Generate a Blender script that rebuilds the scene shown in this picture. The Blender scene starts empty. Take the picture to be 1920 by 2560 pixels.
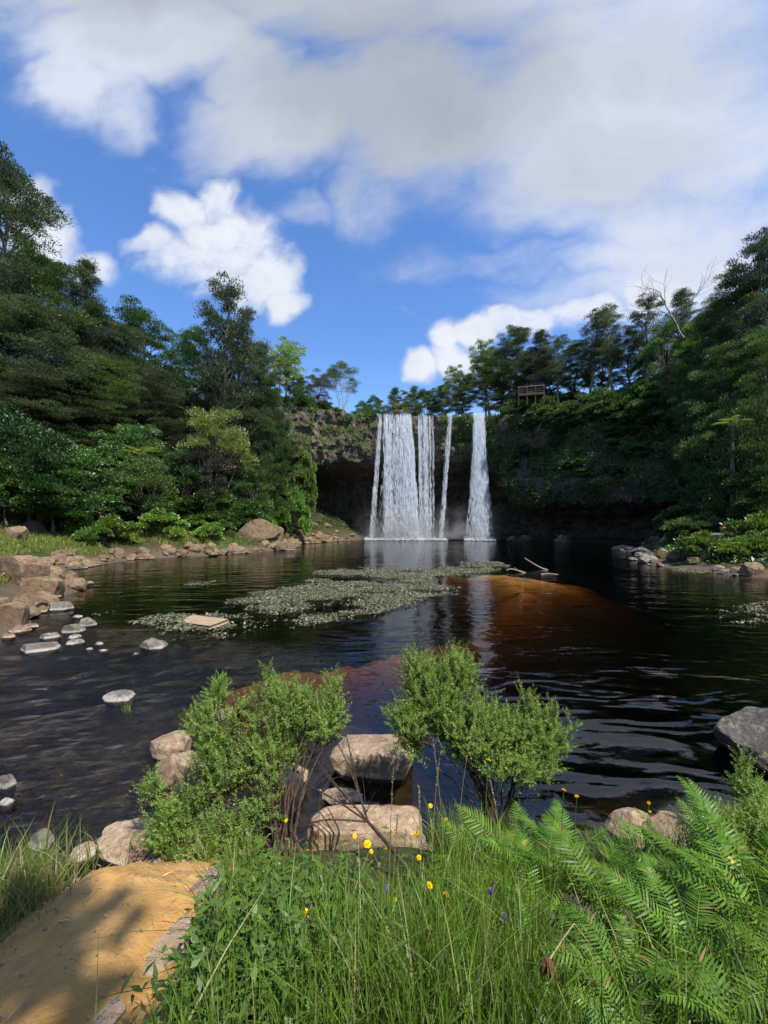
import bpy, math, random
import numpy as np
from mathutils import Vector, Matrix

# ------------------------------------------------------------------ camera, sky, sun, exposure
SC = bpy.context.scene
COL = SC.collection
R = math.radians
rng = np.random.default_rng(7)
random.seed(7)

FPX, HOR, CAMZ = 961.0, 1312.0, 3.0          # focal length and horizon row in the 1920 x 2560 frame, eye height above the water
cam = bpy.data.cameras.new('camera')
cam.sensor_fit = 'VERTICAL'
cam.sensor_height = 36.0
cam.lens = 36.0 * FPX / 2560.0
cam.shift_y = (HOR - 1280.0) / 2560.0
cam.clip_start = 0.05
cam.clip_end = 3000
camo = bpy.data.objects.new('camera', cam)
COL.objects.link(camo)
camo.location = (0, 0, CAMZ)
camo.rotation_euler = (R(90), 0, 0)
SC.camera = camo

SUN_AZ, SUN_EL = R(136), R(58)               # clockwise from +Y
SC.view_settings.view_transform = 'Standard'
SC.view_settings.look = 'None'
SC.view_settings.exposure = 0.72
SC.view_settings.gamma = 1
SC.view_settings.use_curve_mapping = False
cy = SC.cycles
cy.max_bounces = 8
cy.diffuse_bounces = 3
cy.glossy_bounces = 4
cy.transmission_bounces = 4
cy.transparent_max_bounces = 24
cy.volume_bounces = 0
cy.caustics_reflective = False
cy.caustics_refractive = False
cy.use_denoising = True
cy.sample_clamp_indirect = 4

sl = bpy.data.lights.new('sun', 'SUN')
sl.energy = 4.1
sl.angle = R(0.6)
sl.color = (1.0, 0.95, 0.86)
suno = bpy.data.objects.new('sun', sl)
COL.objects.link(suno)
SDIR = Vector((math.sin(SUN_AZ) * math.cos(SUN_EL), math.cos(SUN_AZ) * math.cos(SUN_EL), math.sin(SUN_EL)))
suno.rotation_euler = SDIR.to_track_quat('Z', 'Y').to_euler()
suno.location = (30, -30, 60)


class G:
    """short hand for building node trees"""
    def __init__(s, nt):
        s.nt = nt

    def n(s, t, **kw):
        nd = s.nt.nodes.new(t)
        for k, v in kw.items():
            setattr(nd, k, v)
        return nd

    def put(s, sock, v):
        if v is None:
            return
        if isinstance(v, bpy.types.NodeSocket):
            s.nt.links.new(v, sock)
        else:
            sock.default_value = v

    def m(s, op, a, b=None, c=None, clamp=False):
        nd = s.n('ShaderNodeMath', operation=op, use_clamp=clamp)
        s.put(nd.inputs[0], a)
        s.put(nd.inputs[1], b)
        s.put(nd.inputs[2], c)
        return nd.outputs[0]

    def v(s, op, a, b=None, sc=None):
        nd = s.n('ShaderNodeVectorMath', operation=op)
        s.put(nd.inputs[0], a)
        s.put(nd.inputs[1], b)
        if sc is not None:
            s.put(nd.inputs['Scale'], sc)
        return nd.outputs['Value'] if op in ('LENGTH', 'DOT_PRODUCT', 'DISTANCE') else nd.outputs[0]

    def mix(s, f, a, b, blend='MIX'):
        nd = s.n('ShaderNodeMix', data_type='RGBA', blend_type=blend)
        s.put(nd.inputs[0], f)
        s.put(nd.inputs[6], a if not isinstance(a, tuple) else (*a[:3], 1))
        s.put(nd.inputs[7], b if not isinstance(b, tuple) else (*b[:3], 1))
        return nd.outputs[2]

    def mr(s, v, a, b, c=0.0, d=1.0, smooth=True):
        nd = s.n('ShaderNodeMapRange', interpolation_type='SMOOTHSTEP' if smooth else 'LINEAR', clamp=True)
        s.put(nd.inputs[0], v)
        for i, x in enumerate((a, b, c, d)):
            s.put(nd.inputs[1 + i], x)
        return nd.outputs[0]

    def noise(s, vec, scale, detail=4, rough=.55, dist=0.0, col=False, lac=2.0):
        nd = s.n('ShaderNodeTexNoise', noise_dimensions='3D')
        s.put(nd.inputs['Vector'], vec)
        nd.inputs['Scale'].default_value = scale
        nd.inputs['Detail'].default_value = detail
        nd.inputs['Roughness'].default_value = rough
        nd.inputs['Distortion'].default_value = dist
        nd.inputs['Lacunarity'].default_value = lac
        return nd.outputs[1] if col else nd.outputs[0]

    def attr(s, name):
        nd = s.n('ShaderNodeAttribute', attribute_name=name)
        return nd.outputs['Fac']

    def out(s, surf, vol=None):
        o = s.n('ShaderNodeOutputMaterial')
        if surf is not None:
            s.nt.links.new(surf, o.inputs['Surface'])
        if vol is not None:
            s.nt.links.new(vol, o.inputs['Volume'])


def build_world():
    w = bpy.data.worlds.new('World')
    SC.world = w
    w.use_nodes = True
    nt = w.node_tree
    nt.nodes.clear()
    g = G(nt)
    sky = g.n('ShaderNodeTexSky', sky_type='NISHITA')
    sky.sun_disc = False
    sky.sun_elevation = SUN_EL
    sky.sun_rotation = SUN_AZ
    sky.altitude = 50
    sky.air_density = 1.0
    sky.dust_density = 0.3
    sky.ozone_density = 2.0
    hs = g.n('ShaderNodeHueSaturation')
    hs.inputs['Hue'].default_value = 0.508
    hs.inputs['Saturation'].default_value = 1.22
    hs.inputs['Value'].default_value = 1.0
    nt.links.new(sky.outputs[0], hs.inputs['Color'])
    d = g.n('ShaderNodeTexCoord').outputs['Generated']
    sx = g.n('ShaderNodeSeparateXYZ')
    nt.links.new(d, sx.inputs[0])
    ay = g.m('MAXIMUM', g.m('ABSOLUTE', sx.outputs[1]), 0.22)
    u = g.m('DIVIDE', sx.outputs[0], ay)
    v = g.m('DIVIDE', sx.outputs[2], ay)
    cb = g.n('ShaderNodeCombineXYZ')
    nt.links.new(u, cb.inputs[0])
    nt.links.new(v, cb.inputs[1])
    uv = cb.outputs[0]
    warp = g.noise(uv, 2.2, 4, .6, 0.0, col=True)
    warp = g.v('SCALE', g.v('SUBTRACT', warp, (.5, .5, .5)), None, .30)
    uvw = g.v('ADD', uv, warp)

    def field(blobs, vec):
        acc = None
        for (xd, yd, rx, ry, a) in blobs:
            c = ((xd * 1.1573 - 960) / FPX, (HOR - yd * 1.1573) / FPX, 0)
            k = FPX / 1.1573
            q = g.v('MULTIPLY', g.v('SUBTRACT', vec, c), (k / rx, k / ry, 0))
            f = g.mr(g.v('LENGTH', q), 1.45, 0.35, 0.0, a)
            acc = f if acc is None else g.m('MAXIMUM', acc, f)
        return acc
    # (x, y, rx, ry, amount): the cloud bank overhead, the cumulus over the left wood, the low heaps right of the falls
    bank = [(800, -200, 1500, 300, 1), (330, 60, 330, 130, 1), (150, 170, 130, 120, .95), (260, 200, 120, 110, .8),
            (640, 250, 230, 150, 1), (900, 230, 300, 210, 1), (1250, 250, 420, 230, 1), (800, 420, 120, 90, .62),
            (660, 440, 90, 50, .5), (1200, 430, 330, 90, .62), (1500, 480, 330, 170, .78), (1150, 560, 300, 60, .46),
            (1450, 570, 330, 70, .85), (1560, 230, 260, 300, .85), (1400, 60, 400, 160, .9), (560, 150, 120, 150, 1), (1320, 640, 260, 70, .8)]
    cum = [(385, 455, 70, 60, .95), (465, 440, 60, 75, .8), (480, 530, 125, 95, 1), (570, 600, 90, 80, 1), (400, 590, 130, 70, .95),
           (620, 660, 50, 55, .95), (310, 540, 60, 50, .75), (500, 640, 150, 60, .9),
           (120, 520, 70, 90, .75), (200, 600, 50, 50, .72), (70, 440, 60, 60, .6),
           (915, 808, 42, 38, 1), (972, 740, 42, 55, 1), (1040, 725, 70, 45, .95), (1130, 700, 110, 50, .95), (1240, 690, 130, 60, .95), (985, 790, 60, 40, .9),
           (1400, 640, 150, 60, .85)]
    n1 = g.noise(uvw, 2.6, 9, .60)
    n2 = g.noise(g.v('ADD', uvw, (7.3, 2.1, 0)), 6.5, 7, .58)
    ru = g.m('ADD', g.m('MULTIPLY', u, .95), g.m('MULTIPLY', v, .31))
    rv = g.m('SUBTRACT', g.m('MULTIPLY', v, .95), g.m('MULTIPLY', u, .31))
    rc = g.n('ShaderNodeCombineXYZ')
    nt.links.new(ru, rc.inputs[0])
    nt.links.new(rv, rc.inputs[1])
    stretch = g.noise(g.v('ADD', g.v('MULTIPLY', rc.outputs[0], (1.0, 2.7, 1)), g.v('SCALE', warp, None, 1.1)), 1.7, 9, .6)
    fb = field(bank, uvw)
    fc = field(cum, uvw)
    nb = g.m('ADD', g.m('MULTIPLY', g.m('SUBTRACT', n1, .5), 1.15), g.m('MULTIPLY', g.m('SUBTRACT', stretch, .5), 1.15))
    ab = g.mr(g.m('ADD', fb, nb), .08, 1.02)
    ac = g.mr(g.m('ADD', fc, g.m('ADD', g.m('MULTIPLY', g.m('SUBTRACT', n1, .5), 1.7), g.m('MULTIPLY', g.m('SUBTRACT', n2, .5), 1.5))), .20, 1.02)
    alpha = g.m('MAXIMUM', ab, ac)
    # greyer in the thick of the bank, white on the heaps
    thick = field([(860, 150, 420, 300, 1), (640, -60, 700, 130, .8), (1250, 330, 350, 120, .45), (1500, 100, 300, 120, .4), (350, 60, 200, 60, .4)], uvw)
    shade = g.m('ADD', g.m('MULTIPLY', thick, .85), g.m('MULTIPLY', g.m('SUBTRACT', n1, .5), 1.0), None, True)
    cloud = g.mix(shade, (.65, .695, .80), (.35, .385, .43))
    shade2 = g.m('MULTIPLY', g.m('SUBTRACT', n2, .35), 1.3, None, True)
    white = g.mix(shade2, (.82, .84, .89), (.50, .55, .67))
    cloud = g.mix(g.m('MULTIPLY', ac, g.mr(fb, .55, .95, 1, .3)), cloud, white)
    b1 = g.n('ShaderNodeBackground')
    nt.links.new(hs.outputs[0], b1.inputs[0])
    b1.inputs[1].default_value = 0.15
    b2 = g.n('ShaderNodeBackground')
    nt.links.new(cloud, b2.inputs[0])
    b2.inputs[1].default_value = 0.70
    mx = g.n('ShaderNodeMixShader')
    nt.links.new(g.m('MULTIPLY', alpha, .97), mx.inputs[0])
    nt.links.new(b1.outputs[0], mx.inputs[1])
    nt.links.new(b2.outputs[0], mx.inputs[2])
    o = g.n('ShaderNodeOutputWorld')
    nt.links.new(mx.outputs[0], o.inputs[0])
    w.cycles.sampling_method = 'MANUAL'
    w.cycles.sample_map_resolution = 512


build_world()


# ------------------------------------------------------------------ small maths
def at(xd, yd, Y):
    """point at depth Y behind a place in the photograph (1659 wide view)"""
    return Vector(((xd * 1.1573 - 960) / FPX * Y, Y, CAMZ - (yd * 1.1573 - HOR) / FPX * Y))


def onz(xd, yd, z=0.0):
    Y = FPX * (CAMZ - z) / (yd * 1.1573 - HOR)
    return at(xd, yd, Y)


def nrm(a):
    return a / np.maximum(np.linalg.norm(a, axis=-1, keepdims=True), 1e-9)


def hash3(ix, iy, iz, seed):
    h = (ix.astype(np.int64) * 374761393 + iy.astype(np.int64) * 668265263 + iz.astype(np.int64) * 1274126177 + seed * 974711) & 0xffffffff
    h = ((h ^ (h >> 13)) * 1274126177) & 0xffffffff
    h = ((h ^ (h >> 16)) * 2246822519) & 0xffffffff
    return ((h ^ (h >> 15)) & 0xffff) / 65535.0


def vnoise(P, seed=0):
    P = np.asarray(P, float)
    I = np.floor(P)
    F = P - I
    F = F * F * F * (F * (F * 6 - 15) + 10)
    I = I.astype(np.int64)
    r = 0
    for a in (0, 1):
        for b in (0, 1):
            for c in (0, 1):
                w = (F[..., 0] if a else 1 - F[..., 0]) * (F[..., 1] if b else 1 - F[..., 1]) * (F[..., 2] if c else 1 - F[..., 2])
                r = r + w * hash3(I[..., 0] + a, I[..., 1] + b, I[..., 2] + c, seed)
    return r * 2 - 1


def fbm(P, seed=0, octv=4, gain=.5):
    P = np.asarray(P, float)
    r, a, t = 0, 1.0, 0
    for o in range(octv):
        r = r + a * vnoise(P * (2.03 ** o) + o * 17.3, seed + o)
        t += a
        a *= gain
    return r / t


def fbm2(x, y, s, seed=0, octv=4):
    return fbm(np.stack([x * s, y * s, np.zeros_like(x) + .37], -1), seed, octv)


def sstep(a, b, x):
    t = np.clip((x - a) / (b - a), 0, 1)
    return t * t * (3 - 2 * t)


def seg_dist(x, y, pts, closed=False):
    pts = [tuple(p) for p in pts]
    if closed:
        pts = pts + [pts[0]]
    best = np.full(np.shape(x), 1e9)
    for (ax, ay), (bx, by) in zip(pts[:-1], pts[1:]):
        dx, dy = bx - ax, by - ay
        t = np.clip(((x - ax) * dx + (y - ay) * dy) / (dx * dx + dy * dy + 1e-12), 0, 1)
        best = np.minimum(best, (x - ax - t * dx) ** 2 + (y - ay - t * dy) ** 2)
    return np.sqrt(best)


def inside(x, y, pts):
    r = np.zeros(np.shape(x), bool)
    n = len(pts)
    for i in range(n):
        ax, ay = pts[i]
        bx, by = pts[(i + 1) % n]
        if ay == by:
            continue
        c = ((ay > y) != (by > y)) & (x < (bx - ax) * (y - ay) / (by - ay) + ax)
        r ^= c
    return r


# ------------------------------------------------------------------ the lie of the land
SHORE = [(-70, 4), (-9, 2.4), (-4, 2.75), (-2.9, 3.05), (-2.0, 3.35), (-1.0, 3.5), (0.3, 3.55), (1.2, 3.6), (2.2, 3.55), (3.0, 3.65), (4.2, 3.9), (7, 4.0), (50, 3),
         (60, 10), (40, 16), (22, 21), (19.6, 25.3), (20.2, 31), (26, 38), (27.5, 44), (30, 47), (38, 55), (40, 62), (34, 70), (26, 80), (19, 92), (-3, 92), (-4.2, 76),
         (-8.2, 72), (-13.5, 60), (-11.8, 47), (-17, 37.5), (-21.6, 34), (-21.3, 25.5), (-18.3, 21.6), (-14.4, 18.4), (-13.6, 15), (-10.9, 11.8), (-10.2, 9.4), (-14, 8), (-70, 10)]
CLIFF = [(-50, 50), (-36, 58), (-24, 66), (-15.5, 71.5), (-9, 75.5), (-3, 77.2), (4, 78), (12, 78.2), (19.5, 77.2), (25, 73), (31, 66.5), (36, 59.5), (41, 50), (46, 41), (56, 30), (75, 20)]
LIPZ = [22, 23, 24, 25, 25, 25.0, 25.0, 25.0, 25.0, 24, 21, 18.5, 17, 15.5, 14, 14]
INNER = CLIFF + [(75, -60), (-120, -60), (-120, 40)]
# the sand bar: (x, y, radius, depth at its crest)
BAR = [(4.4, 23.8, .8, -.06), (6.2, 23.2, 1.6, -.02), (8.6, 22.0, 1.9, -.07), (8.6, 20.6, 1.8, -.14), (6.8, 21.2, 1.9, -.06), (6.4, 18.8, 1.6, -.26), (5.4, 16.2, 1.2, -.60), (3.4, 13.6, .7, -.9), (1.9, 12.2, .45, -.85), (0.6, 11.2, .4, -.78),
       (-.6, 10.3, .4, -.70), (-1.6, 9.4, .4, -.60), (-2.5, 8.6, .4, -.46), (-3.2, 7.8, .4, -.42), (-2.8, 7.2, .35, -.5), (-2.3, 6.6, .35, -.6)]


def plateau(x, y):
    return 25.2 + 5.5 * sstep(22, 42, x) + 1.0 * fbm2(x, y, .05, 3, 3) + 2.5 * sstep(85, 160, y)


def cliff_s(x, y):
    d = seg_dist(x, y, CLIFF)
    return np.where(inside(x, y, INNER), -d, d)


def shore_d(x, y):
    d = seg_dist(x, y, SHORE, True)
    return np.where(inside(x, y, SHORE), -d, d)


def terrain(x, y, masks=False):
    x = np.asarray(x, float)
    y = np.asarray(y, float)
    wob = .55 * fbm2(x, y, .35, 11, 4)
    far = sstep(5, 9, y)
    d = shore_d(x, y) + wob * (.12 + .88 * far)
    dw = np.maximum(-d, 0)
    bed = -np.minimum(3.2, .12 * dw + .40 * dw ** 1.15)
    esum = np.zeros(np.shape(x))
    for (bx, by, r, zc) in BAR:
        pass
    wx, wy = x + 1.1 * fbm2(x, y, .45, 6, 4), y + .9 * fbm2(x, y, .45, 7, 4)
    for (ax, ay, ar, az), (bx, by, r, zc) in zip(BAR[:-1], BAR[1:]):
        t = np.clip(((wx - ax) * (bx - ax) + (wy - ay) * (by - ay)) / ((bx - ax) ** 2 + (by - ay) ** 2), 0, 1)
        q = np.hypot(wx - ax - t * (bx - ax), wy - ay - t * (by - ay)) / (ar + t * (r - ar))
        esum = np.maximum(esum, np.exp((az + t * (zc - az)) - .44 * np.maximum(q, 0) ** 1.35))
    bar = np.log(esum + 1e-30) + .09 * fbm2(x, y, 1.2, 5, 4)
    sand = sstep(-.35, .25, bar - bed) * (d < 0)
    bed = np.maximum(bed, bar)
    rap = sstep(1.6, -0.6, x) * sstep(-9, -6, x) * sstep(9.0, 6.2, y) * sstep(2.5, 3.6, y)
    stones = -.42 + .36 * fbm2(x, y, 1.3, 21, 4)
    bed = bed * (1 - rap) + np.maximum(bed, np.minimum(stones, -.14)) * rap
    dl = np.maximum(d, 0)
    near = np.interp(dl, [0, .3, .6, 1.1, 1.6, 2.3, 3.2, 6, 30], [0, .22, .48, .74, .97, 1.28, 1.46, 1.6, 3])
    left = np.interp(dl, [0, 1.5, 4, 8, 12, 18, 28, 45, 90], [0, .65, 1.45, 2.4, 4.4, 8.8, 14, 21, 26])
    cave = np.minimum(.62 * dl, 7.2 + .3 * fbm2(x, y, .4, 8, 3))
    cw = sstep(-21, -17, x) * sstep(56, 66, y) * (x < 3)
    left = left * (1 - cw) + cave * cw
    right = np.interp(dl, [0, 2, 5, 9, 14, 20, 200], [0, .45, .85, 1.3, 2.4, 4.0, 4.5])
    land = np.where(y < 6.2, near, np.where(x < 8, left, right))
    rough = .25 * far * fbm2(x, y, .8, 2, 4) * np.minimum(dl, 1)
    # the trodden path at the left foot of the frame: a hump of clay
    pth = path_mask(x, y)
    ln = land + rough + (1 - far) * .05 * fbm2(x, y, 2.2, 4, 4) * np.minimum(dl * 2, 1)
    ln = ln + pth * (.06 * fbm2(x, y, 3.0, 9, 4) + .022 * fbm2(x, y, 9.0, 19, 4) - .02 + .20 * np.exp(-(((x + 1.6) / .55) ** 2 + ((y - 2.25) / .45) ** 2)))
    # the stand of ferns grows lower than the path
    ln = ln - (1 - far) * .10 * sstep(.2, 1.0, x) * np.minimum(dl, 1)
    z = np.where(d > 0, ln, bed)
    s = cliff_s(x, y)
    st = sstep(20.5, 24.0, s)
    z = z * (1 - st) + plateau(x, y) * st
    if masks:
        return z, d, s, sand, pth, rap
    return z


PATH = [(-1.25, .4), (-1.3, 1.2), (-1.5, 2.0), (-1.55, 2.6), (-1.35, 3.0), (-1.1, 3.3)]


def path_mask(x, y):
    w = .50 + .06 * fbm2(x, y, 2.0, 14, 3)
    d = seg_dist(x, y, PATH)
    return sstep(.16, -.10, d - w)


def gz(x, y):
    return float(terrain(np.array([x]), np.array([y]))[0])


_CL = np.array(CLIFF)


def lip_z(x, y):
    """height of the cliff edge nearest to x, y"""
    best, bz = 1e9, 25
    for i in range(len(CLIFF) - 1):
        a, b = _CL[i], _CL[i + 1]
        e = b - a
        t = min(max(np.dot(np.array([x, y]) - a, e) / np.dot(e, e), 0), 1)
        q = np.hypot(*(a + t * e - (x, y)))
        if q < best:
            best, bz = q, LIPZ[i] * (1 - t) + LIPZ[i + 1] * t
    return bz


def gtop(x, y):
    """ground height, counting the cap of rock behind the cliff edge"""
    s = float(cliff_s(np.array([x]), np.array([y]))[0])
    z = gz(x, y)
    if s > 0:
        L = lip_z(x, y)
        k = min(s / 25.0, 1)
        return max(z, L * (1 - k) + float(plateau(np.array([x]), np.array([y]))[0]) * k - .15)
    return z


# ------------------------------------------------------------------ object helpers
def mesh_np(name, V, quads=None, tris=None, attrs=None, smooth=False):
    V = np.asarray(V, np.float32).reshape(-1, 3)
    loops, starts, pos = [], [], 0
    for F in (quads, tris):
        if F is None or len(F) == 0:
            continue
        F = np.asarray(F, np.int32)
        loops.append(F.ravel())
        starts.append(pos + np.arange(len(F), dtype=np.int32) * F.shape[1])
        pos += F.size
    loops = np.concatenate(loops)
    starts = np.concatenate(starts)
    me = bpy.data.meshes.new(name)
    me.vertices.add(len(V))
    me.vertices.foreach_set('co', V.ravel())
    me.loops.add(len(loops))
    me.loops.foreach_set('vertex_index', loops)
    me.polygons.add(len(starts))
    me.polygons.foreach_set('loop_start', starts)
    me.update(calc_edges=True)
    for k, a in (attrs or {}).items():
        at_ = me.attributes.new(k, 'FLOAT', 'POINT')
        at_.data.foreach_set('value', np.asarray(a, np.float32).ravel())
    if smooth:
        me.polygons.foreach_set('use_smooth', np.ones(len(starts), bool))
    return me


def obj(name, me, mat, parent=None):
    if mat is not None:
        for mm in (mat if isinstance(mat, (list, tuple)) else [mat]):
            me.materials.append(mm)
    o = bpy.data.objects.new(name, me)
    COL.objects.link(o)
    if parent is not None:
        o.parent = parent
    return o


def tag(o, label, cat, group=None, kind=None):
    if label:
        o['label'] = label
    if cat:
        o['category'] = cat
    if group:
        o['group'] = group
    if kind:
        o['kind'] = kind
    return o


def empty(name, loc=(0, 0, 0)):
    o = bpy.data.objects.new(name, None)
    o.empty_display_size = .2
    COL.objects.link(o)
    o.location = loc
    return o


def copy_tree(o, parent=None):
    c = o.copy()
    COL.objects.link(c)
    c.parent = parent
    for ch in list(o.children):
        copy_tree(ch, c)
    return c


class Proto:
    """the first use moves the original, later uses copy it with its parts"""
    def __init__(s, root):
        s.root, s.used = root, False

    def put(s, loc, rz=0.0, sc=(1, 1, 1), label=None, group=None, cat=None, tilt=(0, 0)):
        if s.used:
            o = copy_tree(s.root)
        else:
            o, s.used = s.root, True
        o.location = loc
        o.rotation_euler = (tilt[0], tilt[1], rz)
        o.scale = sc if isinstance(sc, (tuple, list)) else (sc, sc, sc)
        if label:
            o['label'] = label
        for k, val in (('group', group), ('category', cat)):
            if val:
                o[k] = val
            elif k == 'group' and k in o:
                del o[k]
        return o


class Acc:
    def __init__(s):
        s.V, s.Q, s.T, s.n = [], [], [], 0

    def add(s, V, Q, tint=.5):
        V = np.asarray(V, float).reshape(-1, 3)
        s.V.append(V)
        s.Q.append(np.asarray(Q, int).reshape(-1, 4) + s.n)
        s.T.append(np.broadcast_to(np.asarray(tint, float), (len(V),)).copy())
        s.n += len(V)

    def tube(s, pts, rad, sides=6, tint=.5):
        P = np.asarray(pts, float)
        n = len(P)
        rad = np.broadcast_to(np.asarray(rad, float), (n,))
        T = nrm(np.gradient(P, axis=0))
        up = np.array([0, 0, 1.0]) if abs(T[0, 2]) < .9 else np.array([1.0, 0, 0])
        A = np.zeros_like(P)
        a = np.cross(T[0], up)
        a /= np.linalg.norm(a)
        for i in range(n):
            a = a - T[i] * np.dot(a, T[i])
            a /= max(np.linalg.norm(a), 1e-9)
            A[i] = a
        B = np.cross(T, A)
        ang = np.arange(sides) * 2 * math.pi / sides
        ring = P[:, None] + rad[:, None, None] * (np.cos(ang)[None, :, None] * A[:, None] + np.sin(ang)[None, :, None] * B[:, None])
        i, j = np.meshgrid(np.arange(n - 1), np.arange(sides), indexing='ij')
        j2 = (j + 1) % sides
        s.add(ring, np.stack([i * sides + j, i * sides + j2, (i + 1) * sides + j2, (i + 1) * sides + j], -1), tint)

    def leaves(s, P, D, N, L, W, tint=.5, mid=.42, fold=.25):
        n = len(P)
        D = nrm(D)
        S = nrm(np.cross(D, N))
        U = np.cross(S, D)
        L = np.broadcast_to(np.asarray(L, float), (n,))[:, None]
        W = np.broadcast_to(np.asarray(W, float), (n,))[:, None]
        V = np.stack([P, P + D * L * mid + S * W / 2 + U * W * fold, P + D * L - U * L * .08, P + D * L * mid - S * W / 2 + U * W * fold], 1)
        s.add(V, np.arange(n * 4).reshape(n, 4), np.repeat(np.broadcast_to(np.asarray(tint, float), (n,)), 4))

    def strips(s, P, W, tint=.5, N=None):
        """ribbons: P (n, k, 3) centre lines, W (n, k) widths, sides across N (n, 3)"""
        n, k, _ = P.shape
        T = nrm(np.gradient(P, axis=1))
        S = nrm(np.cross(T, N[:, None] if N is not None else np.array([0, 0, 1.0])))
        V = np.stack([P - S * W[..., None] / 2, P + S * W[..., None] / 2], 2)
        idx = np.arange(n * k * 2).reshape(n, k, 2)
        Q = np.stack([idx[:, :-1, 0], idx[:, :-1, 1], idx[:, 1:, 1], idx[:, 1:, 0]], -1)
        s.add(V, Q, np.repeat(np.broadcast_to(np.asarray(tint, float), (n,)), k * 2))

    def build(s, name, mat, parent=None, smooth=False):
        V = np.concatenate(s.V)
        return obj(name, mesh_np(name, V, np.concatenate(s.Q), attrs={'tint': np.concatenate(s.T)}, smooth=smooth), mat, parent)

    def mesh(s, name, smooth=False):
        return mesh_np(name, np.concatenate(s.V), np.concatenate(s.Q), attrs={'tint': np.concatenate(s.T)}, smooth=smooth)


# ------------------------------------------------------------------ materials
def new_mat(name):
    m = bpy.data.materials.new(name)
    m.use_nodes = True
    m.node_tree.nodes.clear()
    return m, G(m.node_tree)


def leaf_mat(name, dark, light, trans=.3, gloss=.04, dry=None, vary=.35, rough=.45):
    m, g = new_mat(name)
    t = g.attr('tint')
    c = g.mix(t, dark, light)
    if dry:
        c = g.mix(g.mr(t, .93, .97), c, dry)
    oi = g.n('ShaderNodeObjectInfo').outputs['Random']
    hs = g.n('ShaderNodeHueSaturation')
    g.put(hs.inputs['Hue'], g.mr(oi, 0, 1, .5 - .02 * vary / .35, .5 + .018 * vary / .35, False))
    g.put(hs.inputs['Value'], g.mr(g.m('FRACT', g.m('MULTIPLY', oi, 7.31)), 0, 1, 1 - vary, 1 + vary, False))
    g.put(hs.inputs['Color'], c)
    c = hs.outputs[0]
    df = g.n('ShaderNodeBsdfDiffuse')
    g.put(df.inputs[0], c)
    tr = g.n('ShaderNodeBsdfTranslucent')
    g.put(tr.inputs[0], g.mix(.5, c, g.mix(1.0, c, (1.0, 1.0, .35), 'MULTIPLY')))
    mx = g.n('ShaderNodeMixShader')
    mx.inputs[0].default_value = trans
    g.put(mx.inputs[1], df.outputs[0])
    g.put(mx.inputs[2], tr.outputs[0])
    sh = mx.outputs[0]
    if gloss:
        gl = g.n('ShaderNodeBsdfGlossy')
        gl.inputs['Roughness'].default_value = rough
        gl.inputs['Color'].default_value = (.9, .95, 1, 1)
        m2 = g.n('ShaderNodeMixShader')
        m2.inputs[0].default_value = gloss
        g.put(m2.inputs[1], sh)
        g.put(m2.inputs[2], gl.outputs[0])
        sh = m2.outputs[0]
    g.out(sh)
    return m


def solid_mat(name, a, b, scale=6, rough=.8, bump=.3, spec=.3, stretch=(1, 1, 1), detail=6):
    m, g = new_mat(name)
    p = g.n('ShaderNodeTexCoord').outputs['Object']
    p = g.v('MULTIPLY', p, stretch)
    n = g.noise(p, scale, detail, .65)
    c = g.mix(g.mr(n, .3, .7), a, b)
    bs = g.n('ShaderNodeBsdfPrincipled')
    g.put(bs.inputs['Base Color'], c)
    bs.inputs['Roughness'].default_value = rough
    bs.inputs['Specular IOR Level'].default_value = spec
    if bump:
        bp = g.n('ShaderNodeBump')
        bp.inputs['Strength'].default_value = bump
        bp.inputs['Distance'].default_value = .05
        g.put(bp.inputs['Height'], n)
        g.put(bs.inputs['Normal'], bp.outputs[0])
    g.out(bs.outputs[0])
    return m


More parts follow.
